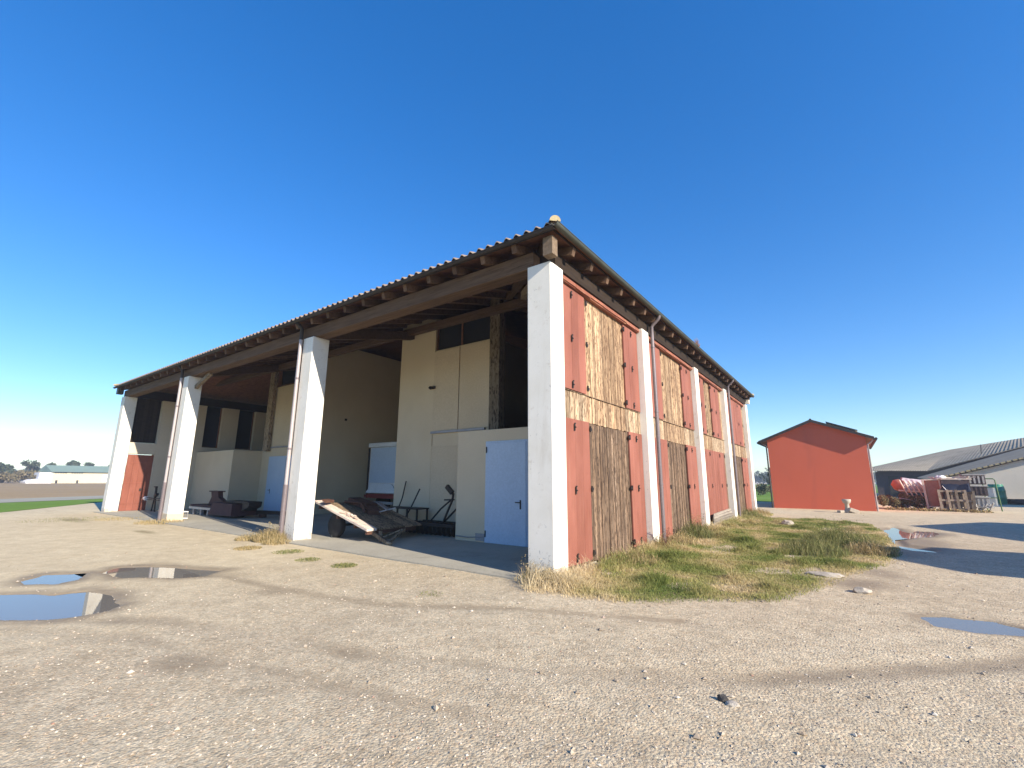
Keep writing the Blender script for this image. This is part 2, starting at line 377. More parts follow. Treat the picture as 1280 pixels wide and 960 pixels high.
def tag(o, label=None, cat=None, group=None, kind=None):
    if label: o['label'] = label
    if cat: o['category'] = cat
    if group: o['group'] = group
    if kind: o['kind'] = kind
    return o
def thing(name, label, cat, loc=(0,0,0), group=None):
    o = bpy.data.objects.new(name, None); col.objects.link(o); o.location = loc; o.empty_display_size = .3
    return tag(o, label, cat, group)
def np_mesh(name, V, F, mat, rnd=None, smooth=False):
    """V (n,3) array; F (m,k) int array"""
    me = bpy.data.meshes.new(name); k = F.shape[1]
    me.vertices.add(len(V)); me.vertices.foreach_set('co', V.astype(np.float32).ravel())
    me.loops.add(F.size); me.loops.foreach_set('vertex_index', F.astype(np.int32).ravel())
    me.polygons.add(len(F)); me.polygons.foreach_set('loop_start', np.arange(0, F.size, k, dtype=np.int32))
    me.polygons.foreach_set('loop_total', np.full(len(F), k, dtype=np.int32))
    me.update(calc_edges=True)
    me.polygons.foreach_set('use_smooth', np.full(len(F), smooth, dtype=bool))
    if rnd is not None:
        at = me.attributes.new('rnd', 'FLOAT', 'FACE'); at.data.foreach_set('value', rnd.astype(np.float32))
    me.materials.append(M[mat]); me.validate()
    ob = bpy.data.objects.new(name, me); col.objects.link(ob)
    return ob

def vnoise(x, y, scale, seed=0):
    g = np.random.default_rng(seed).random((256, 256)); x = x/scale; y = y/scale
    xi = np.floor(x).astype(int); yi = np.floor(y).astype(int); fx = x-xi; fy = y-yi
    fx = fx*fx*(3-2*fx); fy = fy*fy*(3-2*fy)
    a = g[xi % 256, yi % 256]; b = g[(xi+1) % 256, yi % 256]; c = g[xi % 256, (yi+1) % 256]; d = g[(xi+1) % 256, (yi+1) % 256]
    return (a*(1-fx)+b*fx)*(1-fy)+(c*(1-fx)+d*fx)*fy
def fbm(x, y, scale, seed=0, o=4):
    t = 0; a = .5
    for k in range(o): t = t + a*vnoise(x, y, scale/2**k, seed+k); a *= .5
    return t/(1-.5**o)
def seg_dist(x, y, pts):
    d = np.full(x.shape, 1e9)
    for (ax, ay), (bx, by) in zip(pts[:-1], pts[1:]):
        vx, vy = bx-ax, by-ay; L = vx*vx+vy*vy+1e-9
        t = np.clip(((x-ax)*vx+(y-ay)*vy)/L, 0, 1)
        d = np.minimum(d, np.hypot(x-ax-t*vx, y-ay-t*vy))
    return d
def poly_sd(x, y, poly):
    """signed distance, negative inside"""
    d = seg_dist(x, y, list(poly)+[poly[0]]); ins = np.zeros(x.shape, bool)
    n = len(poly)
    for i in range(n):
        (x0, y0), (x1, y1) = poly[i], poly[(i+1) % n]
        c = ((y0 > y) != (y1 > y)) & (x < (x1-x0)*(y-y0)/(y1-y0+1e-12)+x0)
        ins ^= c
    return np.where(ins, -d, d)

# ------------------------------------------------------------------ ground
PUD = {
 'A': [(-6.6,-6.4),(-5.9,-5.5),(-5.5,-5.1),(-5.23,-5.0),(-5.12,-4.62),(-4.86,-4.55),(-4.1,-4.52),(-3.75,-4.56),(-3.6,-4.75),(-3.62,-5.0),(-3.72,-5.27),(-4.25,-5.6),(-4.9,-6.2),(-5.8,-6.9)],
 'B': [(-6.73,-5.04),(-7.11,-4.73),(-6.84,-4.33),(-6.29,-4.56),(-6.1,-4.8),(-6.42,-5.04)],
 'C': [(-6.6,-4.1),(-7.0,-3.8),(-6.5,-3.30),(-5.72,-3.0),(-5.2,-2.8),(-5.0,-3.2),(-5.13,-3.5),(-5.84,-4.05)],
 'D': [(4.75,14.0),(5.15,15.0),(5.35,13.4),(5.9,14.2),(6.3,13.3),(5.7,12.3),(5.12,11.0),(5.05,9.8),(5.6,8.8),(5.5,8.15),(5.1,8.25),(4.78,8.7),(4.8,11.2)],
 'E': [(4.57,1.08),(4.8,1.3),(5.23,1.38),(5.46,1.08),(5.33,.79),(4.97,.6),(4.65,.68)],
}
GRASS = [(.1,-.62),(1.14,-.48),(2.03,.2),(2.93,.9),(3.35,2.3),(3.75,3.85),(4.34,5.4),(4.62,7.6),(4.6,12.1),(4.3,16.3),(2.7,17.4),(.75,17.0),(.5,20.5),(-.2,20.5),(-.2,-.4)]
def axis_coords(lo, hi, flo, fhi, step):
    a = list(np.arange(flo, fhi+1e-6, step)); s = step
    while a[-1] < hi: s *= 1.22; a.append(a[-1]+s)
    s = step
    while a[0] > lo: s *= 1.22; a.insert(0, a[0]-s)
    return np.array(a)
gx = axis_coords(-1500, 1500, -10, 9, .055); gy = axis_coords(-1500, 1500, -7.2, 10, .055)
GX, GY = np.meshgrid(gx, gy, indexing='ij')
def ground_fields(X, Y):
    near = np.clip((45-np.hypot(X, Y-5))/12, 0, 1)
    z = ((fbm(X, Y, 2.2, 3)-.5)*.022 + (fbm(X, Y, .35, 11, 3)-.5)*.010)*near
    z = np.maximum(z, -.011)
    wet = np.zeros_like(X)
    jit = (fbm(X, Y, .5, 21, 4)-.5)*.34+(fbm(X, Y, .13, 23, 2)-.5)*.10
    for k, p in PUD.items():
        d = poly_sd(X, Y, p)+jit*(.5 if k != 'D' else .8)
        dep = np.clip(-d/.16+.35, 0, 1)
        z = z-.05*dep
        wet = np.maximum(wet, .85*np.clip(1-(d+jit*.6)/(.5 if k != 'E' else .3), 0, 1))
    def blob(cx, cy, rx, ry, a=0, amt=1.):
        c, s_ = math.cos(a), math.sin(a); u = (X-cx)*c+(Y-cy)*s_; w = -(X-cx)*s_+(Y-cy)*c
        return amt*np.clip(1.25-np.hypot(u/rx, w/ry)+jit*.8, 0, 1)
    for b in [(-.9,-4.85,.5,.32,.5,.62),(-2.9,-3.05,.55,.35,.6,.55),(4.0,2.9,.75,.55,1.2,.75),(4.3,4.2,.5,.9,.2,.6),(-4.8,-3.0,.9,.35,.45,.5),(-1.0,-1.8,.3,.2,.4,.4),(5.3,10.5,.9,3.2,.1,.8),(4.9,7.4,.6,1.0,0,.6)]:
        wet = np.maximum(wet, blob(*b))
    tr = [[(-4.4,-5.9),(-3.59,-5.25),(-2.58,-4.52),(-1.2,-4.01),(.11,-3.76),(1.45,-3.15),(3.0,-2.37),(5.13,-.35),(6.5,2.5)],
          [(-6.2,-3.77),(-4.65,-3.0),(-3.09,-2.9),(-1.09,-2.52),(.36,-1.66),(2.2,-.9)],
          [(-3.6,-5.6),(-2.2,-4.9),(-.8,-4.6),(.5,-4.3),(2.2,-3.9),(4.5,-2.6)]]
    for t, w, amt in zip(tr, (.20, .18, .16), (.62, .56, .42)):
        d = seg_dist(X, Y, t)
        wet = np.maximum(wet, amt*np.clip(1.3-d/w+jit*1.6, 0, 1)*np.clip(fbm(X, Y, 1.4, 77)*2.4-.35, 0, 1))
        z = z-.012*np.exp(-(d/.2)**2)*near
    z = np.maximum(z, -.06)
    g = np.clip(.5-poly_sd(X, Y, GRASS)/.5+jit*1.2, 0, 1)*np.clip(fbm(X, Y, 1.1, 31)*3.9-.85, 0, 1)
    bare = np.clip(1.4-np.hypot((X-1.35)/.6, (Y-5.5)/1.6), 0, 1)*.8
    g = np.clip(g-bare, 0, 1)
    for cx, cy, rx, ry in [(-8.8,-.45,.9,.35),(-6.3,-1.0,.42,.16),(-5.0,-1.29,.35,.14),(-3.8,-1.24,.3,.14),(-16.6,-.4,1.6,.4),(-20.5,-1.9,2.2,.6),(-13.5,-1.6,1.2,.3)]:
        g = np.maximum(g, .62*np.clip(1.3-np.hypot((X-cx)/rx, (Y-cy)/ry)+jit, 0, 1))
    fine = np.clip((-X-2.0)/5+.15+jit*.5, 0, 1)*np.clip((60+X)/20, 0, 1)
    fine = np.maximum(fine, np.clip((Y-18)/8, 0, .8))
    return z, wet, g, fine
GZ, wet, gr, fine = ground_fields(GX, GY)
nx, ny = GX.shape
V = np.stack([GX, GY, GZ], -1).reshape(-1, 3)
I = np.arange(nx*ny).reshape(nx, ny)
F = np.stack([I[:-1,:-1], I[1:,:-1], I[1:,1:], I[:-1,1:]], -1).reshape(-1, 4)
gnd = np_mesh('ground', V, F, 'ground', smooth=True); tag(gnd, 'pale beige gravel yard with tyre tracks and damp patches', 'ground', kind='structure')
at = gnd.data.attributes.new('gmask', 'FLOAT_COLOR', 'POINT')
at.data.foreach_set('color', np.stack([wet, gr, fine, np.ones_like(wet)], -1).astype(np.float32).ravel())

plab = {'A': 'largest shallow puddle reflecting sky and a barn pillar', 'B': 'thin blue puddle behind the largest puddle', 'C': 'brown puddle reflecting the barn front', 'D': 'broken puddle on the far yard beside the grass patch', 'E': 'small grey puddle on the gravel right of the grass'}
for k, p in PUD.items():
    xs = [q[0] for q in p]; ys = [q[1] for q in p]; cx, cy = sum(xs)/len(p), sum(ys)/len(p)
    pp = [(cx+(x-cx)*1.25+(.18 if x > cx else -.18), cy+(y-cy)*1.25+(.18 if y > cy else -.18)) for x, y in p]
    if sum(a[0]*b[1]-b[0]*a[1] for a, b in zip(pp, pp[1:]+pp[:1])) < 0: pp = pp[::-1]     # face up
    m = MB(); m.add([(x, y, -.0165) for x, y in pp], [tuple(range(len(pp)))])
    tag(m.build('puddle', 'water', loc=(cx, cy, -.0165), recalc=False), plab[k], 'puddle', kind='structure')

def sheet(name, pts, z, mat, label, cat):
    if sum(a[0]*b[1]-b[0]*a[1] for a, b in zip(pts, pts[1:]+pts[:1])) < 0: pts = pts[::-1]
    m = MB(); m.add([(x, y, z) for x, y in pts], [tuple(range(len(pts)))])
    return tag(m.build(name, mat, recalc=False), label, cat, kind='structure')
def lineL(p, d, t): return (p[0]+d[0]*t, p[1]+d[1]*t)
g0, gd = (-28.0,-3.0), (-.85,.527); r0, rd = (-40.2,-1.2), (-.52,.854); f0 = (-47.6,-.6)
A_ = lineL(g0, gd, -60); B_ = lineL(g0, gd, 12.)
sheet('grass_verge', [A_, g0, B_, (-40,40), (-42,300), (-500,900), (-900,-200), (-60,-90)], .010, 'verge', 'green grass strip beyond the yard on the left', 'grass')
sheet('plowed_field', [lineL(f0, rd, -250), lineL(f0, rd, 900), (-1400,900), (-1400,-300)], .018, 'soil', 'brown ploughed field across the road', 'field')
sheet('road', [lineL(r0, rd, -250), lineL(r0, rd, 500), lineL((f0[0], f0[1]), rd, 500), lineL((f0[0], f0[1]), rd, -250)], .026, 'asphalt', 'pale grey country road along the field', 'road')
sheet('meadow', [(-38,36), (1.5,36), (8,90), (300,90), (300,600), (-38,600)], .012, 'verge', 'green meadow behind the red house', 'meadow')

# loose stones: thousands of small pebbles lying on the gravel, as one mass
N = 30000
base = np.array([(1,0,0),(-1,0,0),(0,1,0),(0,-1,0),(0,0,1),(0,0,-1)], float)
oct_f = np.array([(0,2,4),(2,1,4),(1,3,4),(3,0,4),(2,0,5),(1,2,5),(3,1,5),(0,3,5)])
dist = 2.2+13*RNG.random(N)**1.25; ang = R(90+36)+ (RNG.random(N)-.5)*R(116)
px = 4.05+dist*np.cos(ang); py = -6.75+dist*np.sin(ang)
keep = (py < -.45) | (px > .3)
px, py = px[keep], py[keep]
zz, w_, g_, f_ = ground_fields(px, py)
keep = (zz > -.02) & (RNG.random(len(px)) > f_*.72) & (g_ < .5) & (RNG.random(len(px)) < .25+1.1*fbm(px, py, 1.1, 55))
px, py, zz = px[keep], py[keep], zz[keep]; N = len(px)
sz = .0035+.0085*RNG.random(N)**2.0+.016*(RNG.random(N) > .988)
rot = RNG.random(N)*6.28; sc = np.stack([sz*(.8+.7*RNG.random(N)), sz*(.7+.5*RNG.random(N)), sz*(.45+.35*RNG.random(N))], -1)
v = base[None]*(1+.35*(RNG.random((N, 6, 1))-.5))+.25*(RNG.random((N, 6, 3))-.5)
v = v*sc[:, None, :]
c, s_ = np.cos(rot)[:, None], np.sin(rot)[:, None]
v = np.stack([v[..., 0]*c-v[..., 1]*s_+px[:, None], v[..., 0]*s_+v[..., 1]*c+py[:, None], v[..., 2]+(zz+sz*.25)[:, None]], -1)
Fp = (oct_f[None]+6*np.arange(N)[:, None, None]).reshape(-1, 3)
tag(np_mesh('loose_gravel', v.reshape(-1, 3), Fp, 'pebbles', np.repeat(RNG.random(N), 8)), 'loose pebbles scattered over the gravel yard', 'gravel', kind='stuff')

# ------------------------------------------------------------------ grass
def blades(px, py, pz, h, lean, wid, rng):
    n = len(px); a = rng.random(n)*6.28; b = rng.random(n)*6.28
    wx, wy = np.cos(a)*wid, np.sin(a)*wid; lx, ly = np.cos(b)*lean*h, np.sin(b)*lean*h
    p0 = np.stack([px-wx, py-wy, pz], -1); p1 = np.stack([px+wx, py+wy, pz], -1)
    p2 = np.stack([px+wx*.8+lx*.35, py+wy*.8+ly*.35, pz+h*.6], -1); p3 = np.stack([px-wx*.8+lx*.35, py-wy*.8+ly*.35, pz+h*.6], -1)
    p4 = np.stack([px+lx, py+ly, pz+h*(1-.25*lean)], -1)
    Vv = np.stack([p0, p1, p2, p3, p4], 1).reshape(-1, 3)
    k = 5*np.arange(n)[:, None]
    Ff = np.concatenate([k+np.array([[0,1,2]]), k+np.array([[0,2,3]]), k+np.array([[3,2,4]])], 1).reshape(-1, 3)
    return Vv, Ff
n = 420000
px = RNG.random(n)*5.2-.3; py = -1.0+21.3*RNG.random(n)**1.25
d = poly_sd(px, py, GRASS)
z_, w_, g_, f_ = ground_fields(px, py)
keep = (RNG.random(n) < g_*1.1+.04*(d < 0)) & ((px > .03) | (py < -.02)) & (d < .25)
px, py, z_, g_ = px[keep], py[keep], z_[keep], g_[keep]; n = len(px)
clump = fbm(px, py, .45, 91, 3); tall = fbm(px, py, 1.3, 97, 3)
wall = np.exp(-np.maximum(px, 0)/.35)
h = (.018+.065*clump**1.5+.14*np.clip(tall-.58, 0, 1)*3*RNG.random(n)+0.34*wall*RNG.random(n)**2)*(.5+.8*RNG.random(n))
for i in range(60):
    cx, cy = RNG.random()*4.2, -.2+17*RNG.random(); k = np.exp(-((px-cx)**2+(py-cy)**2)/(.10+.18*RNG.random())**2)
    h = h+k*(.08+.22*RNG.random())*(.3+.7*RNG.random(n))
straw = np.clip(.30+1.5*(fbm(px, py, .8, 141)-.40)+.30*wall+.28*(RNG.random(n)-.5), 0, 1)
near_edge = np.clip(1-np.hypot(px-.6, (py+.2))/1.3, 0, 1); straw = np.clip(straw+.35*near_edge, 0, 1)
Vv, Ff = blades(px, py, z_-.004, h, .25+.9*RNG.random(n), .0022+.003*RNG.random(n)+.0012*np.maximum(0, py)/4, RNG)
tag(np_mesh('grass', Vv, Ff, 'grass_blades', np.repeat(straw, 3)), 'patchy green and straw coloured grass beside the shuttered barn wall', 'grass', kind='stuff')

# verge blades along the yard edge and meadow are far enough to be read as a surface

# ------------------------------------------------------------------ the barn
H = 5.62
barn = thing('barn', 'large open-fronted barn with white pillars and red shuttered side', 'barn', (0,0,0))
X2, X3, X4 = -7.92, -16.85, -24.84
S = .51
slab = MB(); slab.box((-25.3,-.28,-.2), (-.25,20.3,.028))
slab.build('floor_slab', 'concrete', barn)
for x in (0, X2, X3, X4):
    MB().box((x-S,0,-.2), (x,S if x else .48,H)).build('pillar', 'plaster_white', barn, bevel=.012)
RY = [5.22, 10.43, 15.23, 20.43]
for y in RY:
    MB().box((-.5,y-.48,-.2), (0,y,H)).build('pillar', 'plaster_white', barn, bevel=.012)
# low plinth on the third pillar
MB().box((X3-S-.015,-.015,-.05), (X3+.015,S+.01,.30)).build('plinth', 'plaster_beige', barn, bevel=.01)
# ---- roof geometry
XW, XE, YS, YN = X4-S-.30, .30, -.30, 20.73
SL = .29; ZE = 6.13
def roof_h(d): return ZE+SL*d
half = (YN-YS)/2
def roof_side(side, wave=True, drop=0., inset=0.):
    """one hip-roof face as corrugated strips running up the slope"""
    L = (XE-XW) if side in 'SN' else (YN-YS)
    pitch = .23; sub = 8 if wave else 1
    cols = int(L/pitch)*sub
    u = np.linspace(0, L, cols+1)
    ph = 2*np.pi*u/(L/int(L/pitch))
    w = (.048*np.sin(ph)+.010*np.sin(2*ph)) if wave else np.zeros_like(u)
    vm = np.minimum(np.minimum(u, L-u), half); vm = np.maximum(vm, .001)
    rows = [0, .03, 1] if wave else [0, 1]
    pts = []
    for r in ((inset, None), (1, None)):
        pass
    for t in (0., 1.):
        v_ = inset*(1-t)+vm*t if t == 0 else vm
        v_ = np.minimum(np.full_like(u, inset), vm) if t == 0 else vm
        z = ZE+SL*v_+w+.04-drop
        if side == 'S': P = np.stack([XW+u, YS+v_, z], -1)
        elif side == 'N': P = np.stack([XW+u, YN-v_, z], -1)
        elif side == 'E': P = np.stack([XE-v_, YS+u, z], -1)
        else: P = np.stack([XW+v_, YS+u, z], -1)
        pts.append(P)
    if wave:   # thickness lip at the eave
        lip = pts[0].copy(); lip[:, 2] -= .022
        allp = np.concatenate([lip, pts[0], pts[1]]); nr = 3
    else:
        allp = np.concatenate(pts); nr = 2
    n = len(u); Fq = []
    for k in range(nr-1):
        i = np.arange(n-1)+k*n
        Fq.append(np.stack([i, i+1, i+1+n, i+n], -1))
    return allp, np.concatenate(Fq)
for sd in 'SENW':
    V_, F_ = roof_side(sd)
    if sd in 'E': V_[:, 0] -= .05
    o = np_mesh('roof_tiles', V_, F_, 'tile', RNG.random(len(F_)), smooth=True); o.parent = barn
def zs(d): return ZE+SL*d-.035      # underside of the boarding
mb = MB()
for sd in 'SENW':
    V_, F_ = roof_side(sd, wave=False, drop=.075)
    mb.add([tuple(p) for p in V_], [tuple(f) for f in F_])
mb.build('roof_boarding', 'board_wood', barn, recalc=False)
def roof_z(x, y): return ZE+SL*min(x-XW, XE-x, y-YS, YN-y)
# hip and ridge caps
def caps(p, q, name, mat, n=None):
    p, q = Vector(p), Vector(q); L = (q-p).length; n = int(L/.36); m = MB(); d = (q-p).normalized()
    side = d.cross(Vector((0,0,1))).normalized(); up = side.cross(d).normalized()
    for i in range(n):
        a = p+d*(L*i/n)-d*.02; b = p+d*(L*(i+1)/n)+d*.03
        for (e0, e1) in ((a, b),):
            vs = []
            for e, r, lift in ((e0, .105, .03), (e1, .085, .012)):
                for k in range(9):
                    t = math.pi*k/8; vs.append(e+side*math.cos(t)*r+up*(math.sin(t)*r+lift))
            rn = random.random()
            m.add(vs, [(k, k+1, k+10, k+9) for k in range(8)], rn, True)
            m.add([vs[k] for k in range(9)], [tuple(range(9))], rn)
    return m.build(name, mat, barn)
e = half
for (cx, cy), (dx, dy) in (((XE,YS),(-1,1)), ((XE,YN),(-1,-1)), ((XW,YS),(1,1)), ((XW,YN),(1,-1))):
    caps((cx+dx*.02, cy+dy*.02, ZE+.03), (cx+dx*e, cy+dy*e, ZE+SL*e+.03), 'hip_tiles', 'tile_lichen')
caps((XW+e, (YS+YN)/2, ZE+SL*e+.03), (XE-e, (YS+YN)/2, ZE+SL*e+.03), 'ridge_tiles', 'tile')
# beams on the pillars
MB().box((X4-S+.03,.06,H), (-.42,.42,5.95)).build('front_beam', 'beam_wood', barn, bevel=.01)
MB().box((-.42,.30,H+.02), (-.06,20.4,5.94)).build('side_beam', 'beam_dark', barn, bevel=.01)  # near-black colour stands in for the eave shadow on this beam
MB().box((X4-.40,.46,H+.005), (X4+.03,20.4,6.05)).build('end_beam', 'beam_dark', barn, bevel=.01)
# corner block of the hip rafter
cb = MB(); cb.box((-.06,-.16,5.66), (.15,.03,6.03)).build('hip_rafter', 'end_grain', barn, bevel=.008)
MB().bar((.0,.0,5.98), (-4.2,4.2,5.98+4.2*SL), .16, .2).build('hip_rafter', 'beam_wood', barn)
# rafters: their tails show along both eaves
def rafter(p, q):
    m = MB(); p, q = Vector(p), Vector(q); m.bar(p, q, .11, .16, rnd=random.random())
    return m.build('rafter', 'rafter_wood', barn)
x = -.70
while x > X4-S+.1:
    d0 = .11; dl = min(6.2, (XE-x), (x-XW)); dl = max(dl, .8)
    rafter((x, YS+d0, ZE+SL*d0-.175), (x, YS+dl, ZE+SL*dl-.175)); x -= .785
y = .59
while y < 20.5:
    d0 = .11; dl = max(.8, min(5., y-YS, YN-y))
    rafter((XE-d0, y, ZE+SL*d0-.175), (XE-dl, y, ZE+SL*dl-.175)); y += .79
# purlin seen under the boarding in the open bays
MB().box((-24.6,3.55,6.62), (-1.2,3.75,6.84)).build('purlin', 'beam_wood', barn)
MB().bar((X2-.25,.4,5.8), (X2-.25,7.5,7.6), .22, .26).build('tie_beam', 'beam_wood', barn)
MB().bar((X3-.25,.4,5.8), (X3-.25,5.5,7.2), .22, .26).build('tie_beam', 'beam_wood', barn)
MB().bar((-.55,.45,5.55), (-2.6,2.9,6.55), .16, .2).build('brace', 'post_wood', barn)
MB().bar((X3+.02,.3,5.2), (X3+1.3,.3,5.62), .12, .14).build('brace', 'post_wood', barn)
# gutters
def gutter(p, q, mat, r=.062, drop=0.):
    p, q = Vector(p), Vector(q); d = (q-p).normalized(); side = d.cross(Vector((0,0,1))).normalized(); up = Vector((0,0,1)); m = MB()
    prof = [math.pi+math.pi*k/8 for k in range(9)]
    vs = []
    for e in (p, q):
        for t in prof: vs.append(e+side*math.cos(t)*r+up*(math.sin(t)*r))
        for t in reversed(prof): vs.append(e+side*math.cos(t)*(r-.008)+up*(math.sin(t)*(r-.008)))
    n = 18
    m.add(vs, [(i, (i+1) % n, n+(i+1) % n, n+i) for i in range(n)], .5, True)
    m.add(vs[:n], [tuple(range(n))], .5); m.add(vs[n:], [tuple(range(n))], .5)
    # rolled front bead
    m.tube([p+side*(-r), q+side*(-r)], .010, 6, .5); m.tube([p+side*r, q+side*r], .010, 6, .5)
    return m.build('gutter', mat, barn)
gutter((XE+.0,YS-.04,ZE+.015), (XE+.0,YN+.04,ZE+.015), 'gutter', .068)
gutter((XW-.03,YS+.01,ZE-.03), (XE-.03,YS+.01,ZE-.03), 'gutter_front', .055)
MB().box((XW+.02,YS+.085,ZE-.055), (XE-.1,YS+.105,ZE+.05)).build('fascia', 'gutter_front', barn)
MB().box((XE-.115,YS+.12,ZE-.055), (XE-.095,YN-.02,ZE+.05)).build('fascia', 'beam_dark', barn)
# dark boxed end of the eave at the far left corner
MB().box((XW+.02,YS+.10,ZE-.36), (X4-S+.0,.04,ZE-.06)).build('eave_box', 'gutter', barn, bevel=.01)
MB().box((-.3,RY[3]+.003,5.72), (.12,RY[3]+.2,6.02)).build('eave_box', 'plaster_white', barn, bevel=.01)
# downpipes
def downpipe(pts, r, mat):
    o = MB().tube(pts, r, 12).build('downpipe', mat, barn)
    return o
for y in (RY[0]+.10, RY[2]+.10):
    dp = downpipe([(XE,y,ZE-.04), (XE-.01,y,ZE-.10), (XE-.05,y,ZE-.15), (.11,y,ZE-.27), (.07,y,ZE-.33), (.07,y,5.5), (.07,y,.02)], .048, 'pipe')
    for z in (1.5, 3.4, 5.2):
        MB().cyl((.07,y,z), (.07,y,z+.04), .058, None, 12).build('pipe_bracket', 'pipe', dp)
for x in (X2, X3):
    xx = x-S-.02
    dp = downpipe([(xx,-.07,5.60), (xx,-.07,1.35)], .05, 'pipe_light')
    MB().tube([(xx,YS+.06,ZE-.09), (xx,-.12,ZE-.17), (xx,-.07,ZE-.24), (xx,-.07,5.58)], .052, 10).build('pipe_elbow', 'gutter_front', dp)  # elbow coloured dark to imitate the shade below the eave
    MB().tube([(xx,-.07,1.45), (xx,-.07,.02)], .066, 12).build('pipe_boot', 'pipe', dp)
    for z in (2.4, 4.4):
        MB().cyl((xx,-.07,z), (xx,-.07,z+.05), .062, None, 12).build('pipe_bracket', 'pipe', dp)

# ---- shuttered side: bays between the side pillars
PX = -.20
def boards(y0, y1, z0, z1, mat, x=PX, w=.135, jag=0., t=.03):
    m = MB(); n = max(1, round((y1-y0)/w)); ww = (y1-y0)/n
    for i in range(n):
        a = y0+i*ww; dx = random.uniform(-.010, .006)
        m.box((x-t+dx, a+.004, z0+random.uniform(-jag, jag)), (x+dx, a+ww-.004, z1+random.uniform(-jag*.2, jag*.2)))
    return m.build('plank_panel', mat, barn)
def shutter(y0, y1, z0, z1, hinge_y, knobs=()):
    """a red board shutter with iron strap hinges along one edge"""
    m = MB(); n = max(2, round((y1-y0)/.31)); ww = (y1-y0)/n; x0 = PX+.012
    for i in range(n):
        dx = random.uniform(-.003, .003)
        m.box((x0+dx, y0+i*ww+.0012, z0), (x0+.034+dx, y0+(i+1)*ww-.0012, z1))
    # narrow cover strips over the joints
    o = m.build('shutter', 'red_shutter', barn)
    for z in (z0+.12, (z0+z1)/2, z1-.14):
        h = MB(); s_ = 1 if hinge_y > 0 else -1
        ye = y1 if hinge_y > 0 else y0
        h.box((x0+.047, ye-s_*.015, z-.028), (x0+.062, ye+s_*.085, z+.028)); h.box((x0+.047, ye-s_*.005, z-.06), (x0+.072, ye+s_*.03, z+.06))
        h.build('hinge', 'iron', o)
        k = MB(); yk = y0+(y1-y0)*(.47 if hinge_y > 0 else .5)
        k.box((x0+.047, yk-.022, z-.085), (x0+.058, yk+.022, z+.05)); k.box((x0+.058, yk-.012, z-.03), (x0+.074, yk+.03, z-.005)); k.box((x0+.047, yk+.0, z+.05), (x0+.06, yk+.045, z+.07))
        k.build('latch', 'iron', o)
    return o
ys = [.48, RY[0], RY[1], RY[2]]; ye = [RY[0]-.48, RY[1]-.48, RY[2]-.48, RY[3]-.48]
ZU0, ZU1, ZL1 = 3.35, 5.50, 2.77
for i in range(4):
    a, b = ys[i]+.003, ye[i]-.003
    boards(a, b, ZU0, ZU1, 'plank_upper')
    m0, m1 = [(1.69,3.78), (6.62,8.74), (11.0,12.6), (18.4,19.2)][i]
    boards(a, m0-.002, ZL1+.0, ZU0-.01, 'plank_middle', PX+.012, .17, 0)
    boards(m0+.002, m1-.002, ZL1+.0, ZU0-.03, 'plank_upper', PX+.006, .135, .01)
    boards(m1+.002, b, ZL1+.0, ZU0-.01, 'plank_middle', PX+.012, .17, 0)
    boards(a, b, .06, ZL1-.01, 'plank_lower', PX-.004, .12, .05)
    m = MB(); m.box((PX-.04, a, 5.505), (PX+.10, b, 5.618))
    k = a
    while k < b-.1:
        w = random.uniform(.5, .8); m.box((PX+.102, k, 5.515+random.uniform(0, .02)), (PX+.125, min(b, k+w), 5.60)); k += w+.01
    m.build('lintel', 'red_trim', barn)
    MB().box((PX-.03, a, ZU0-.025), (PX+.03, b, ZU0-.012)).build('ledge', 'plank_lower', barn)
SH = [(.50,1.66,1,1),(3.78,4.72,-1,1),(.50,1.72,1,0),(3.86,4.72,-1,0),
      (5.40,6.58,1,1),(8.74,9.93,-1,1),(5.40,6.76,1,0),(8.74,9.93,-1,0),
      (10.55,11.70,1,1),(12.75,14.22,-1,1),(11.0,12.65,-1,0),(12.68,14.30,1,0),
      (15.50,17.45,-1,1),(17.48,19.40,1,1),(18.40,19.90,-1,0)]
for y0, y1, hs, up in SH:
    shutter(y0, y1, ZU0+.0 if up else .10, ZU1-.01 if up else ZL1, hs)

# ---- walls, doors and openings inside the open front
def wallbox(a, b, mat='plaster_beige', name='wall'): return MB().box(a, b).build(name, mat, barn, bevel=.006)
YW = 3.9
# low office block behind the first pillar, with its pale steel door
wallbox((-4.78,2.8,.0), (-.52,5.6,2.93))
def door(x0, x1, y, z1, mat, handle_x=None, hinge_x=None, name='door', joints=(), z0=.032):
    m = MB(); m.box((x0,y-.035,z0), (x1,y-.004,z1)); o = m.build(name, mat, barn, bevel=.004)
    fr = MB(); fr.box((x0-.045,y-.02,z0), (x0-.003,y-.003,z1+.045)); fr.box((x1+.003,y-.02,z0), (x1+.045,y-.003,z1+.045)); fr.box((x0-.002,y-.02,z1+.003), (x1+.002,y-.003,z1+.045))
    fr.build('frame', mat, o)
    for j in joints: MB().box((j-.006,y-.038,z0+.03), (j+.006,y-.0352,z1-.03)).build('joint', 'dark_gap', o)
    if handle_x:
        h = MB(); h.box((handle_x-.02,y-.045,.90), (handle_x+.02,y-.036,1.12)); h.bar((handle_x,y-.06,1.06), (handle_x-.14,y-.07,1.06), .02, .025); h.bar((handle_x,y-.036,1.06), (handle_x,y-.07,1.06), .02, .02)
        h.build('handle', 'iron', o)
    if hinge_x:
        for z in (.25, z1-.18): MB().cyl((hinge_x,y-.05,z-.08), (hinge_x,y-.05,z+.08), .014, None, 8).build('hinge', 'iron', o)
    return o
door(-3.70,-2.44,2.8,2.57,'door_pale',-2.60,-3.70)
MB().box((-4.05,2.775,.06), (-3.75,2.798,.24)).build('socket_box', 'steel_grey', barn)
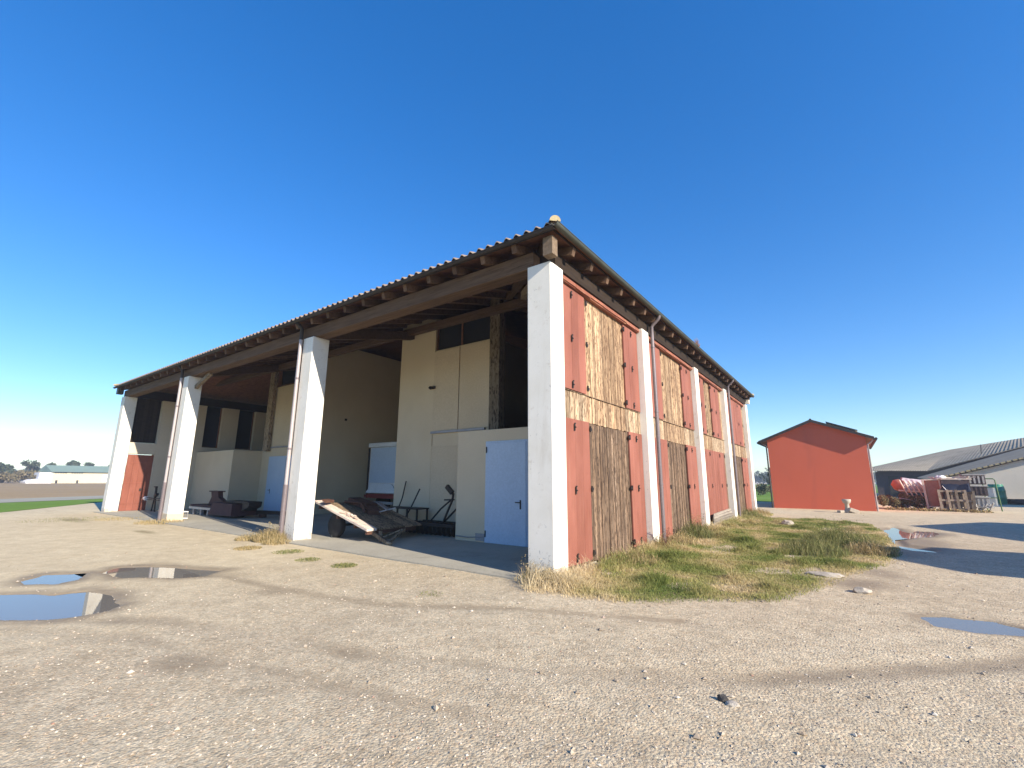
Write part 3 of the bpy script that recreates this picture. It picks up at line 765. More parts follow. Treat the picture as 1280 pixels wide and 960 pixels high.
m = MB(); m.tube([(-4.74,2.78,.13), (-4.3,2.78,.12), (-3.76,2.78,.16)], .016, 6); m.build('conduit', 'steel_grey', barn)
# tall wall of the first bay
def top(y): return ZE+SL*(y-YS)-.12
wallbox((-8.72,YW,0), (-6.98,YW+.25,top(YW)-.05))
wallbox((-6.977,YW+.03,0), (-4.50,YW+.25,5.95))
m = MB(); m.box((-6.97,YW-.02,3.17), (-5.83,YW+.027,5.90)); m.box((-5.81,YW+.0,3.17), (-4.56,YW+.027,5.90)); pan = m.build('sliding_panel', 'door_beige', barn, bevel=.004)
MB().box((-7.0,YW-.06,3.09), (-4.70,YW+.02,3.16)).build('panel_rail', 'steel_grey', barn)
door(-6.95,-5.25,YW+.03,2.64,'door_beige',name='door')
fr = MB(); fr.box((-6.975,YW+.06,5.955), (-6.90,YW+.16,6.98)); fr.box((-6.9,YW+.06,6.92), (-4.56,YW+.16,7.0)); fr.box((-5.85,YW+.07,5.96), (-5.79,YW+.15,6.92))
wn = fr.build('window', 'board_wood', barn); MB().box((-6.9,YW+.10,5.96), (-4.56,YW+.11,6.92)).build('pane', 'window_dark', wn)
MB().box((-4.50,YW-.10,2.93), (-4.12,YW+.20,top(YW)-.02)).build('post', 'post_wood', barn, bevel=.01)
m = MB(); m.box((-7.03,YW-.10,4.60), (-6.87,YW-.01,4.68)); m.cyl((-7.05,YW-.12,4.64), (-6.98,YW-.14,4.62), .05, .06, 10); m.build('wall_lamp', 'iron', barn)
# deep recess between the bays where the truck stands
XR = -15.9
wallbox((-8.97,YW+.25,0), (-8.72,13.2,8.2)); wallbox((XR-.25,4.9,0), (XR,13.2,8.2)); wallbox((XR,13.0,0), (-8.72,13.25,8.6))
m = MB(); m.box((XR+.002,6.55,4.45), (XR+.05,6.65,4.55)); m.build('socket_box', 'iron', barn)
# wall of the second bay with double door, post and loft opening
YB = 4.9
wallbox((-20.4,YB,0), (XR-.25,YB+.25,6.28))
door(-19.55,-17.35,YB,2.66,'door_pale',-19.15,None,joints=(-17.9,))
MB().box((-19.5,YB-.07,3.12), (XR-.3,YB-.01,3.19)).build('panel_rail', 'steel_grey', barn)
m = MB(); m.box((-19.3,YB-.03,3.22), (-17.6,YB-.002,6.2)); m.box((-17.58,YB-.03,3.22), (XR-.35,YB-.002,6.2)); m.build('sliding_panel', 'door_beige', barn, bevel=.004)
MB().box((-20.0,YB-.22,2.98), (-19.55,YB-.035,top(YB)-.05)).build('post', 'post_wood', barn, bevel=.01)
fr = MB(); fr.box((-19.4,YB+.06,6.285), (XR-.3,YB+.14,6.36)); fr.box((-19.4,YB+.06,7.2), (XR-.3,YB+.14,7.28)); wn = fr.build('window', 'board_wood', barn)
MB().box((-19.4,YB+.09,6.36), (XR-.3,YB+.10,7.2)).build('pane', 'window_dark', wn)
# low block of the third bay
wallbox((X4+.002,3.5,0), (-20.4,6.0,3.0))
# end wall of the barn, its rust red door and the dark opening above
wallbox((X4-S+.05,S+.003,2.80), (X4,1.62,3.36), 'plaster_end')
wallbox((X4-S+.05,1.623,0), (X4,20.2,3.30), 'plaster_end')
for y0, y1 in ((1.623,3.70),(4.55,5.42),(6.35,7.15),(8.1,20.2)): wallbox((X4-S+.06,y0,3.302), (X4-.002,y1,H-.005), 'plaster_end', 'pier')
for y0, y1 in ((3.70,4.55),(5.42,6.35),(7.15,8.1)):
    fr = MB(); fr.box((X4-.30,y0+.003,3.303), (X4-.2,y0+.06,H-.01)); fr.box((X4-.30,y1-.06,3.303), (X4-.2,y1-.003,H-.01)); fr.box((X4-.30,y0+.061,3.303), (X4-.2,y1-.061,3.36))
    wn = fr.build('window', 'board_wood', barn); MB().box((X4-.26,y0+.061,3.361), (X4-.24,y1-.061,H-.01)).build('pane', 'window_dark', wn)
m = MB()
for k in range(4): m.box((X4-.10,.55+k*.265,.035), (X4-.06,.55+(k+1)*.265-.006,2.76))
rdoor = m.build('door', 'red_door', barn)
for z in (.35, 1.35, 2.35): MB().box((X4-.058,.56,z), (X4-.045,1.60,z+.04)).build('door_rail', 'red_door', rdoor)
MB().box((X4-.045,1.22,.98), (X4-.02,1.30,1.10)).build('handle', 'iron', rdoor)
m = MB()
for k in range(8): m.box((X4-.30,.53+k*.137,3.38), (X4-.26,.53+(k+1)*.137-.005,5.98))
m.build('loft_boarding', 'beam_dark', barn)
# unseen back and inner faces that keep the inside dark
wallbox((X4-S+.05,20.2,0), (-.52,20.42,5.99), 'plaster_end')
wallbox((-.50,.50,0), (-.26,20.2,5.6), 'board_wood', 'inner_wall')

# ------------------------------------------------------------------ things in the barn
# cargo truck in the recess, rear towards the yard
TX0, TX1, TY = -14.82, -12.40, 7.3
tr = thing('cargo_truck', 'white box truck parked deep in the barn recess, rear door facing out', 'truck', ((TX0+TX1)/2, TY+2.4, .03))
MB().box((TX0,TY+.08,.95), (TX1,TY+4.4,3.12)).build('cargo_box', 'truck_white', tr, bevel=.03)
MB().box((TX0-.05,TY-.02,3.123), (TX1+.05,TY+4.45,3.34)).build('roof_cap', 'truck_white', tr, bevel=.05)
MB().box((TX0+.16,TY+.035,1.45), (TX1-.10,TY+.077,3.08)).build('rear_door', 'door_pale', tr, bevel=.01)
m = MB(); m.hexa([(TX0+.05,TY-.10,.98),(TX1-.05,TY-.10,.98),(TX1-.05,TY+.075,.98),(TX0+.05,TY+.075,.98)], [(TX0+.35,TY+.03,1.40),(TX1-.65,TY+.03,1.40),(TX1-.65,TY+.075,1.40),(TX0+.35,TY+.075,1.40)])
m.build('tailgate', 'truck_white', tr, bevel=.02)
MB().box((TX0+.02,TY-.02,.74), (TX1-.02,TY+4.2,.947)).build('chassis', 'truck_red', tr, bevel=.01)
MB().bar((TX0+.25,TY-.12,.55), (TX1-.25,TY-.12,.55), .08, .12).build('bumper', 'steel_grey', tr)
for x in (TX0+.02, TX1-.02):
    m = MB(); m.bar((x,TY+.02,.97), (x,TY+.02,3.10), .06, .06); m.build('corner_post', 'iron', tr)
    MB().box((x-.09,TY-.06,.78), (x+.09,TY-.025,.90)).build('tail_lamp', 'truck_red', tr)
for yy in (TY+.9, TY+3.4):
    for x in (TX0+.18, TX1-.18):
        w = MB().wheel((x,yy,.45), .42, .26, 'x').build('wheel', 'rubber', tr); MB().cyl((x-.1,yy,.45), (x+.1,yy,.45), .22, None, 16).build('rim', 'steel_grey', w)
MB().box((TX0+.05,TY+4.45,.75), (TX1-.05,TY+5.9,2.6)).build('cab', 'truck_white', tr, bevel=.08)

# flatbed trailer tipped forward on to its drawbar
tl = thing('flatbed_trailer', 'old wooden flatbed trailer tipped forward on its drawbar between two pillars', 'trailer', (-8.1,2.0,.03))
def dk(x, off=0.): return .90-.25*(x+9.1)+off      # deck height along x
m = MB(); y = 1.52
while y < 2.98:
    y2 = y+.16; m.hexa([(-9.05,y,dk(-9.05)),(-6.75,y,dk(-6.75)),(-6.75,y2-.006,dk(-6.75)),(-9.05,y2-.006,dk(-9.05))], [(-9.05,y,dk(-9.05,.035)),(-6.75,y,dk(-6.75,.035)),(-6.75,y2-.006,dk(-6.75,.035)),(-9.05,y2-.006,dk(-9.05,.035))]); y = y2
m.build('deck', 'deck_wood', tl)
m = MB(); m.hexa([(-9.25,1.20,dk(-9.25,.02)),(-6.72,1.20,dk(-6.72,.0)),(-6.72,1.51,dk(-6.72,.0)),(-9.25,1.51,dk(-9.25,.02))], [(-9.25,1.20,dk(-9.25,.065)),(-6.72,1.20,dk(-6.72,.06)),(-6.72,1.51,dk(-6.72,.06)),(-9.25,1.51,dk(-9.25,.065))])
m.build('side_board', 'pale_board', tl)
m = MB()
for y in (1.5, 2.8): m.bar((-9.0,y,dk(-9.0,-.07)), (-6.78,y,dk(-6.78,-.07)), .08, .11)
for x in (-9.0, -8.1, -7.3, -6.8): m.bar((x,1.24,dk(x,-.06)), (x,2.9,dk(x,-.06)), .07, .09)
m.build('frame', 'rust', tl)
m = MB(); m.bar((-6.85,1.45,dk(-6.85,-.08)), (-6.0,1.32,.07), .07, .08); m.bar((-6.85,2.6,dk(-6.85,-.08)), (-6.05,1.36,.075), .06, .07); m.cyl((-6.05,1.33,.07), (-5.85,1.29,.07), .05, .035, 10)
m.build('drawbar', 'post_wood', tl)
m = MB(); m.bar((-6.62,1.55,.30), (-6.58,1.55,.03), .06, .06); m.bar((-6.6,1.55,.12), (-6.3,2.0,.33), .03, .03); m.build('jack', 'post_wood', tl)
for y in (1.42, 2.75):
    w = MB().wheel((-8.35,y,.34), .32, .18, 'y').build('wheel', 'rubber', tl); MB().cyl((-8.35,y-.07,.34), (-8.35,y+.07,.34), .17, None, 16).build('rim', 'rust', w)
MB().cyl((-8.35,1.42,.34), (-8.35,2.75,.34), .035, None, 8).build('axle', 'iron', tl)
# loose things lying on the trailer
tag(MB().obox((-8.85,1.36,1.01), (.07,.42,.06), (0,10,35)).obox((-8.72,1.36,.985), (.07,.44,.07), (0,12,28)).build('wood_block', 'rust', loc=(-8.8,1.36,.95)), 'two short brown wooden blocks on the raised end of the trailer board', 'wood block')
m = MB()
for k in range(16):
    cx = -7.75+random.gauss(0, .16); cy = 1.38+random.gauss(0, .05); m.obox((cx, cy, dk(cx, .085+random.random()*.03)), (random.uniform(.05,.13), random.uniform(.03,.07), random.uniform(.02,.05)), (random.random()*40, random.random()*40, random.random()*180))
tag(m.build('rubble_heap', 'pale_board', loc=(-7.75,1.38,dk(-7.75,.06))), 'small heap of pale broken scraps on the sunlit trailer board', 'rubble')
m = MB(); m.obox((-8.6,2.4,dk(-8.6,.13)), (.7,.5,.16), (0,14,15)); m.obox((-8.0,2.3,dk(-8.0,.10)), (.5,.35,.12), (0,14,-20)); m.tube([(-8.9,2.0,dk(-8.9,.10)), (-8.4,2.2,dk(-8.4,.2)), (-7.9,2.0,dk(-7.9,.1))], .045, 8)
tag(m.build('scrap_metal', 'rust', loc=(-8.4,2.3,dk(-8.4,.05))), 'dark rusty scrap lying on the rear of the trailer deck', 'scrap')
m = MB(); m.bar((-8.15,2.62,dk(-8.15,.27)), (-7.5,2.5,dk(-7.5,.24)), .12, .03); m.bar((-7.75,2.35,dk(-7.75,.12)), (-7.35,2.62,dk(-7.35,.34)), .05, .03)
tag(m.build('metal_plate', 'steel_grey', loc=(-7.8,2.55,dk(-7.8,.12))), 'light grey metal strips on the trailer deck in front of the truck', 'metal strip')

SHIFT = Vector((.70,-.35,0))
tl.location += SHIFT
for o in col.objects:
    if o.parent is None and o.name.split('.')[0] in ('wood_block','rubble_heap','scrap_metal','metal_plate'): o.location += SHIFT

# steel work table with rods
tb = thing('work_table', 'thin steel work table against the tall beige wall', 'table', (-7.5,3.45,.03))
MB().box((-8.25,3.2,.70), (-6.75,3.7,.74)).build('table_top', 'iron', tb, bevel=.004)
for x in (-8.2, -7.25, -6.8):
    for y in (3.24, 3.66): MB().bar((x,y,.03), (x,y,.70), .045, .045).build('leg', 'iron', tb)
tag(MB().tube([(-7.55,3.15,.03), (-7.2,3.35,.75), (-6.98,3.48,1.32)], .022, 6).build('iron_rod', 'iron', loc=(-7.55,3.15,.03)), 'iron rod leaning over the work table, the longer one', 'rod')
tag(MB().tube([(-8.35,3.55,.03), (-8.1,3.75,1.0), (-8.03,3.82,1.55)], .02, 6).build('iron_rod', 'iron', loc=(-8.35,3.55,.03)), 'iron rod standing at the edge of the tall wall beside the truck', 'rod')
# harrow with raised linkage
hw = thing('disc_harrow', 'dark low harrow with raised linkage arms beside the work table', 'harrow', (-6.0,3.3,.03))
m = MB()
for x in (-6.95, -5.05): m.bar((x,2.95,.30), (x,3.75,.30), .07, .09)
for y in (2.98, 3.35, 3.72): m.bar((-7.0,y,.33), (-5.0,y,.33), .08, .08)
m.build('frame', 'iron', hw)
for i in range(11):
    x = -6.9+i*.18
    MB().cyl((x,3.12,.22), (x+.02,3.12,.22), .19, .17, 18).build('disc', 'iron', hw)
    MB().bar((x+.09,3.5,.30), (x+.05,3.46,.04), .03, .05).build('tine', 'rust', hw)
m = MB(); m.tube([(-6.3,3.3,.36), (-5.85,3.3,.76), (-5.40,3.3,1.06)], .026, 8); m.tube([(-5.75,3.3,.36), (-5.4,3.3,1.02), (-5.36,3.3,1.22)], .032, 8); m.tube([(-5.95,3.55,.36), (-5.3,3.5,.85)], .03, 8); m.tube([(-5.72,3.3,1.02), (-5.32,3.3,1.04)], .022, 6)
m.obox((-5.52,3.3,1.32), (.30,.10,.12), (0,40,0)); m.build('linkage', 'iron', hw)

# mower / tiller and the dark beam in the middle bay
tm = thing('rotary_mower', 'dark red farm mower with upright hitch in front of the low block', 'farm machine', (-18.2,2.3,.03))
m = MB(); m.box((-20.2,2.0,.36), (-17.3,3.0,.46)); m.prism([(-20.6,.40),(-20.2,.36),(-20.2,.47),(-20.45,.45)], 'y', 2.0, 3.0); m.build('deck', 'machine_red', tm, bevel=.02)
MB().box((-20.4,1.93,.28), (-17.6,1.99,.37)).build('front_rail', 'cream', tm)
m = MB(); m.hexa([(-18.0,1.8,.12),(-16.1,1.9,.12),(-16.1,3.0,.12),(-18.0,3.0,.12)], [(-17.9,1.9,.62),(-16.3,2.0,.60),(-16.3,2.9,.60),(-17.9,2.9,.62)]); m.build('housing', 'machine_red', tm, bevel=.02)
m = MB(); m.prism([(-19.5,.46),(-18.2,.46),(-18.0,.62),(-18.55,.80),(-18.62,1.02),(-19.35,1.02),(-19.25,.8)], 'y', 2.35, 2.55); m.box((-19.45,2.30,1.02), (-18.5,2.60,1.07)); m.build('hitch', 'machine_red', tm, bevel=.01)
MB().box((-17.4,2.2,.62), (-15.4,2.75,.70)).build('cover', 'iron', tm, bevel=.01)
MB().prism([(-15.9,.32),(-15.35,.50),(-15.3,.66),(-15.9,.62)], 'y', 2.2, 2.7).build('skid', 'iron', tm)
for x in (-19.9, -19.1, -18.4): MB().box((x-.06,1.94,.05), (x+.06,2.04,.27)).build('guard_foot', 'steel_grey', tm)
for x in (-20.0, -16.6): MB().cyl((x,2.5,.15), (x+.1,2.5,.15), .14, None, 16).build('roller', 'rubber', tm)
bm_ = thing('steel_beam', 'dark long steel beam lying below the pale double door', 'beam', (-15.6,3.2,.03))
m = MB(); m.bar((-16.2,3.0,.24), (-13.4,3.6,.24), .22, .14); m.build('beam', 'iron', bm_)
for x, y in ((-15.9,3.06), (-13.8,3.5)): MB().box((x-.1,y-.12,.028), (x+.1,y+.12,.17)).build('skid', 'rust', bm_)

# hand seeder by the red door, paint bucket, small metal box at the third pillar
sd = thing('seed_drill', 'narrow upright iron machine with long handlebar beside the red door', 'farm tool', (-23.4,1.5,.03))
m = MB()
for x in (-23.65, -23.2): m.bar((x,1.5,.03), ((x-23.42)/2,1.5,.55) if False else (-23.42+(x+23.42)*.4,1.5,.6), .05, .06)
m.build('leg', 'iron', sd)
m = MB(); m.tube([(-23.42,1.5,.55), (-23.40,1.5,.85), (-23.45,1.5,1.18)], .055, 8); m.obox((-23.52,1.5,1.19), (.26,.09,.06)); m.obox((-23.3,1.5,.80), (.30,.12,.10), (0,-25,0)); m.build('column', 'iron', sd)
m = MB(); m.tube([(-24.55,1.45,.66), (-23.4,1.5,.64), (-22.2,1.5,.66)], .024, 6); m.tube([(-24.4,1.45,.58), (-23.4,1.5,.56), (-22.3,1.5,.57)], .016, 6); m.build('handlebar', 'iron', sd)
MB().cyl((-24.62,1.45,.62), (-24.38,1.45,.62), .10, .10, 14).build('handle_grip', 'bucket_white', sd)
sm = thing('metal_crate', 'small light metal crate behind the third pillar', 'crate', (-17.9,.75,.03))
m = MB(); m.box((-18.15,.55,.03), (-17.6,.95,.06)); m.box((-18.15,.55,.28), (-17.6,.95,.31)); m.build('tray', 'bucket_white', sm)
for x in (-18.13, -17.62):
    for y in (.57, .93): MB().bar((x,y,.06), (x,y,.28), .03, .03).build('post', 'steel_grey', sm)

# ------------------------------------------------------------------ leaning boards in the third side bay
for k in range(5):
    z = .08+k*.085
    tag(MB().bar((.05-.02*k,10.62+.12*k,z), (.03-.02*k,14.55-.1*k,z+.02+.012*k), .035, .08).build('grey_board', 'old_board', loc=(.05,12.6,z)),
        ['lowest', 'second lowest', 'middle', 'second highest', 'topmost'][k]+' grey board stacked against the third bay of the shuttered wall', 'board', 'grey boards stacked at the shuttered wall')

# ------------------------------------------------------------------ weeds
def weed(name, x, y, n, h, spread, mat, label, cat='weed', z=0., lean=.5, group=None, stems=0):
    rng = np.random.default_rng(int(abs(x*131+y*17)*10)+n)
    a = rng.random(n)*6.28; r = spread*np.sqrt(rng.random(n)); bx, by = r*np.cos(a), r*np.sin(a)
    hh = h*(.35+.65*rng.random(n))*(1-.5*(r/spread)**2)
    V_, F_ = blades(bx, by, np.zeros(n), hh, lean*(.4+rng.random(n)), .003+.003*rng.random(n), rng)
    rr = np.repeat(np.clip(rng.random(n)*.8+.1, 0, 1), 3)
    Vs, Fs, Rs = [V_], [F_], [rr]; off = len(V_)
    for i in range(stems):     # branching stalks carrying small leaves
        a0 = rng.random()*6.28; tip = np.array([math.cos(a0)*spread*.9*rng.random(), math.sin(a0)*spread*.9*rng.random(), h*(.7+.5*rng.random())])
        b0 = np.array([tip[0]*.25, tip[1]*.25, 0.])
        k = 26; t = rng.random(k)**.7; c = b0+(tip-b0)*t[:, None]+rng.normal(0, .03+.02*h, (k, 3))*t[:, None]
        aa = rng.normal(0, 1, (k, 3)); aa /= np.linalg.norm(aa, axis=1)[:, None]; bb = np.cross(aa, rng.normal(0, 1, (k, 3))); bb /= np.linalg.norm(bb, axis=1)[:, None]
        s0 = .012+.018*rng.random((k, 1))
        q = np.stack([c-aa*s0, c+bb*s0*.4, c+aa*s0], 1).reshape(-1, 3)
        w = .004; st = np.stack([b0+[-w,0,0], b0+[w,0,0], tip], 0)
        Vs += [q, st]; Fs += [np.arange(3*k).reshape(-1, 3)+off, np.array([[0,1,2]])+off+3*k]; Rs += [rng.random(k), np.array([.2])]; off += 3*k+3
    o = np_mesh(name, np.concatenate(Vs), np.concatenate(Fs), mat, np.concatenate(Rs)); o.location = (x, y, z)
    return tag(o, label, cat, group, 'stuff' if spread > .7 or h < .065 else None)
weed('weed_clump', -8.55,-.28, 1500, .42, .42, 'dry_weed', 'straw coloured weed clump at the foot of the second pillar', stems=14)
weed('weed_clump', -9.2,-.55, 500, .22, .32, 'dry_weed', 'low straw clump left of the second pillar foot', stems=4)
weed('weed_clump', -7.9,-.45, 500, .2, .35, 'dry_weed', 'short dry grass in front of the second pillar')
weed('weed_clump', -7.55,-1.3, 700, .08, .3, 'dry_weed', 'flat dry tuft on the gravel left of the second pillar')
weed('weed_clump', -6.3,-1.0, 500, .06, .34, 'green_weed', 'flat green tuft on bare gravel in front of the second pillar, the left one')
weed('weed_clump', -5.0,-1.29, 420, .05, .26, 'green_weed', 'thin flat tuft on the gravel halfway between two pillar tufts')
weed('weed_clump', -3.85,-1.24, 560, .07, .24, 'green_weed', 'flat green tuft on gravel nearest the concrete edge shade')
weed('weed_clump', -1.0,-1.8, 90, .04, .2, 'green_weed', 'tiny green sprig on the gravel left of the corner pillar')
weed('weed_clump', -16.6,-.3, 700, .22, .75, 'dry_weed', 'yellow dry grass around the foot of the third pillar')
weed('weed_clump', -19.5,-.6, 420, .12, 1.0, 'dry_weed', 'sparse dry grass on the yard left of the third pillar')
weed('weed_clump', -20.8,-1.9, 600, .07, 1.5, 'green_weed', 'wide flat greenish patch on the yard before the leftmost pillar')
weed('weed_clump', .02,-.22, 420, .30, .30, 'dry_weed', 'dry reddish weed at the foot of the corner pillar', stems=10)
weed('weed_clump', -.35,-.2, 90, .34, .25, 'dry_weed', 'thin grey weed in front of the corner pillar', stems=9)
weed('thorn_bush', .22,4.75, 60, .5, .30, 'red_weed', 'dark red bramble leaning on the first side pillar joint', 'bush', stems=10, lean=1.)
weed('weed_clump', .25,7.4, 900, .62, .55, 'green_weed', 'tall greenish weed against the second bay planks', stems=26)
weed('weed_clump', .22,8.7, 700, .45, .5, 'dry_weed', 'tall straw weed left of the second side pillar', stems=12)
weed('weed_clump', .22,5.8, 700, .34, .5, 'dry_weed', 'dry weeds beside the first downpipe', stems=8)
weed('weed_clump', .25,2.6, 700, .28, .6, 'dry_weed', 'dry grass clump along the first bay planks', stems=4)
weed('weed_clump', .25,16.4, 700, .6, .6, 'green_weed', 'green weed by the second downpipe of the shuttered wall', stems=14)
weed('weed_clump', .2,19.6, 500, .45, .5, 'dry_weed', 'dry weed at the far end pillar of the shuttered wall', stems=8)
weed('weed_clump', 3.6,8.2, 1800, .62, .8, 'green_weed', 'tall bright weed near the right edge of the grass patch', stems=40)
weed('weed_clump', 3.2,6.2, 1500, .48, .7, 'green_weed', 'bushy yellow green weed in the middle of the grass patch', stems=14)
weed('weed_clump', 4.25,6.9, 900, .40, .5, 'dry_weed', 'straw weed at the right rim of the grass patch by the puddle', stems=6)
weed('gutter_weed', .34,9.1, 60, .24, .10, 'orange_weed', 'dried orange weed growing out of the roof gutter', z=ZE-.02, stems=14)
# stones
def stone(x, y, s, mat, label):
    m = MB(); bm = bmesh.new(); bmesh.ops.create_icosphere(bm, subdivisions=2, radius=1)
    for v in bm.verts: v.co *= 1+random.uniform(-.16, .16)
    m.add([(x+v.co.x*s[0], y+v.co.y*s[1], s[2]*.35+v.co.z*s[2]) for v in bm.verts], [[v.index for v in f.verts] for f in bm.faces]); bm.free()
    return tag(m.build('stone', mat, loc=(x, y, 0)), label, 'stone')
stone(3.1,-2.75, (.045,.03,.034), 'stone_dark', 'dark broken stone lying alone on the front gravel')
stone(3.17,-2.78, (.05,.04,.022), 'stone', 'flat pale stone touching the dark broken stone')
stone(1.95,13.97, (.22,.16,.14), 'stone', 'white rock on the far end of the grass patch')
stone(3.5,3.3, (.28,.14,.05), 'stone', 'long flat pale slab at the grass edge')
stone(4.0,2.15, (.12,.09,.06), 'stone', 'brown stone on the damp gravel in front of the grass')
stone(2.55,-4.3, (.06,.045,.02), 'stone', 'flat grey stone low on the front gravel')
# stump stand in front of the red house
st = thing('stone_post', 'small pale stone pedestal in front of the red house', 'post', (3.76,24.0,0))
m = MB(); m.lathe((3.76,24.0,0), [(.20,0),(.16,.12),(.10,.2),(.10,.46),(.17,.52),(.2,.62),(.2,.70),(.12,.70)], 10); m.build('pedestal', 'stone', st)
MB().obox((4.02,23.9,.12), (.42,.22,.2), (0,20,20)).build('broken_block', 'stone', st, bevel=.02)
MB().obox((3.5,23.85,.06), (.35,.25,.12), (0,0,40)).build('base_slab', 'stone', st, bevel=.02)

# ------------------------------------------------------------------ red house
HY = 26.7
rh = thing('red_house', 'small windowless red gabled house beyond the barn', 'house', (2.5,HY,0))
W0, W1, AZ = 0.02, 5.06, 5.24; EZ = AZ-.40*2.51
m = MB(); m.prism([(W0,-.1),(W1,-.1),(W1,EZ),(2.5,AZ),(W0,EZ)], 'y', HY, HY+9); m.build('wall', 'red_plaster', rh)
rs = MB()
sl = (AZ-EZ)/(2.5-W0)
for x0, sgn in ((2.5,-1), (2.5,1)):
    xe = x0+sgn*(2.95 if sgn > 0 else 2.9); ze = AZ-sl*abs(xe-x0)
    rs.prism([(x0,AZ+.005),(xe,ze+.005),(xe,ze+.10),(x0,AZ+.11)], 'y', HY-.27, HY+9.25)
rs.build('roof', 'shed_roof', rh)
m = MB()
for sgn in (-1, 1):
    xe = 2.5+sgn*2.95; ze = AZ-sl*2.95
    m.hexa([(2.5,HY-.30,AZ-.06),(xe,HY-.30,ze-.06),(xe,HY-.272,ze-.06),(2.5,HY-.272,AZ-.06)], [(2.5,HY-.30,AZ+.10),(xe,HY-.30,ze+.10),(xe,HY-.272,ze+.10),(2.5,HY-.272,AZ+.10)])
m.build('verge_board', 'gutter_front', rh)
for xe in (2.5-2.97, 2.5+3.02):
    ze = AZ-sl*2.95
    MB().cyl((xe,HY-.3,ze-.02), (xe,HY+9.2,ze-.02), .075, None, 12).build('gutter', 'gutter_front', rh)
dp = MB().tube([(-.42,HY-.1,EZ-.2), (-.2,HY-.08,EZ-.34), (-.05,HY-.05,EZ-.42), (-.05,HY-.05,0)], .045, 8).build('downpipe', 'gutter_front', rh)
MB().tube([(5.4,HY-.1,EZ-.25), (5.3,HY+.0,EZ-.35), (5.115,HY+.06,EZ-.5), (5.115,HY+.06,0)], .045, 8).build('downpipe', 'pipe_light', rh)
m = MB(); a, b = 3.25, 4.75
zz_ = lambda x: AZ-sl*(x-2.5)+.24
m.hexa([(a,HY+.3,zz_(a)),(b,HY+.3,zz_(b)),(b,HY+4,zz_(b)),(a,HY+4,zz_(a))], [(a,HY+.3,zz_(a)+.05),(b,HY+.3,zz_(b)+.05),(b,HY+4,zz_(b)+.05),(a,HY+4,zz_(a)+.05)])
m.build('solar_panel', 'panel_glass', rh)
MB().cyl((2.5,HY-.28,AZ+.10), (2.5,HY+9.2,AZ+.10), .06, None, 10).build('ridge_cap', 'gutter_front', rh)

# ------------------------------------------------------------------ the two long sheds on the right
M['fibre_roof'] = m_surface('fibre_roof', (.24, .21, .165), (.34, .30, .24), .55, 1., .4, 14, spec=0., stain=(.16, .14, .11), stain_amt=.7)
sh = thing('long_shed', 'long beige gabled shed with low grey sheet roof at right', 'shed', (17,47,0))
m = MB(); m.prism([(10.6,-.1),(30,-.1),(30,2.6),(21,5.1),(10.6,1.95)], 'y', 47, 47.3); m.build('wall', 'shed_wall', sh)
MB().prism([(11.6,-.1),(30,-.1),(30,2.6),(18.6,4.9),(11.6,2.3)], 'y', 59.6, 59.9).build('back_wall', 'shed_wall', sh)
MB().box((10.7,47.3,-.1), (10.95,59.6,1.9)).build('side_wall', 'shed_wall', sh)
def corr(name, c00, c10, c11, c01, nu, parent, mat='shed_roof', amp=.02):
    """corrugated sheet roof between four corners; waves run from the first edge to the last"""
    c00, c10, c11, c01 = [np.array(c, float) for c in (c00, c10, c11, c01)]
    u = np.linspace(0, 1, nu*4+1)[:, None]; b = world_origin(parent)
    lo = c00*(1-u)+c10*u; hi = c01*(1-u)+c11*u; w = amp*np.sin(np.arange(nu*4+1)*np.pi/2)
    lo[:, 2] += w; hi[:, 2] += w
    P = np.concatenate([lo, hi])-np.array([b.x, b.y, b.z]); n = len(u); i = np.arange(n-1)
    o = np_mesh(name, P, np.stack([i, i+1, i+1+n, i+n], -1), mat, RNG.random(n-1)); o.parent = parent
    s = o.modifiers.new('solid', 'SOLIDIFY'); s.thickness = .06
    return o
corr('roof', (9.6,46.6,1.80), (10.0,60.2,2.05), (18.6,60.2,5.02), (21.2,46.6,5.25), 60, sh, 'fibre_roof')
corr('roof', (18.6,60.2,5.02), (21.2,46.6,5.25), (31,46.6,2.2), (31,60.2,2.2), 60, sh, 'fibre_roof')
m = MB()
for k in range(34):     # rough tile edge along the verge
    t = k/33; x = 9.6+11.6*t; m.obox((x,46.57,1.80+3.45*t+.03), (.26,.12,.12), (random.uniform(-6,6),-16.6+random.uniform(-5,5),0))
m.build('verge_tiles', 'tile_lichen', sh)
fs = thing('back_shed', 'larger dark roofed shed behind the long beige shed', 'shed', (14,64,0))
FR = [(6.1,60.9,2.90),(11.0,60.9,2.86),(18.73,60.9,5.28),(27,60.9,7.9)]; BK = [(6.9,80,3.8),(15.65,80,6.05),(22.9,80,7.34),(31,80,8.6)]
for k in range(3): corr('roof', FR[k], FR[k+1], BK[k+1], BK[k], 24, fs)
MB().prism([(6.5,-.1),(27,-.1),(27,7.7),(18.7,5.12),(11.0,2.72),(6.5,2.75)], 'y', 61.6, 61.9).build('wall', 'crate_dark', fs)
MB().prism([(7.4,-.1),(27,-.1),(27,7.6),(15.6,5.8),(7.4,3.6)], 'y', 79.4, 79.7).build('back_wall', 'crate_dark', fs)
MB().tube([(15.4,60.6,4.5), (15.5,60.6,5.5)], .035, 6).build('roof_pole', 'iron', fs)
for x in (7.6, 9.2, 10.6): MB().box((x,61.5,0), (x+.9,61.59,2.3)).build('opening', 'dark_gap', fs)

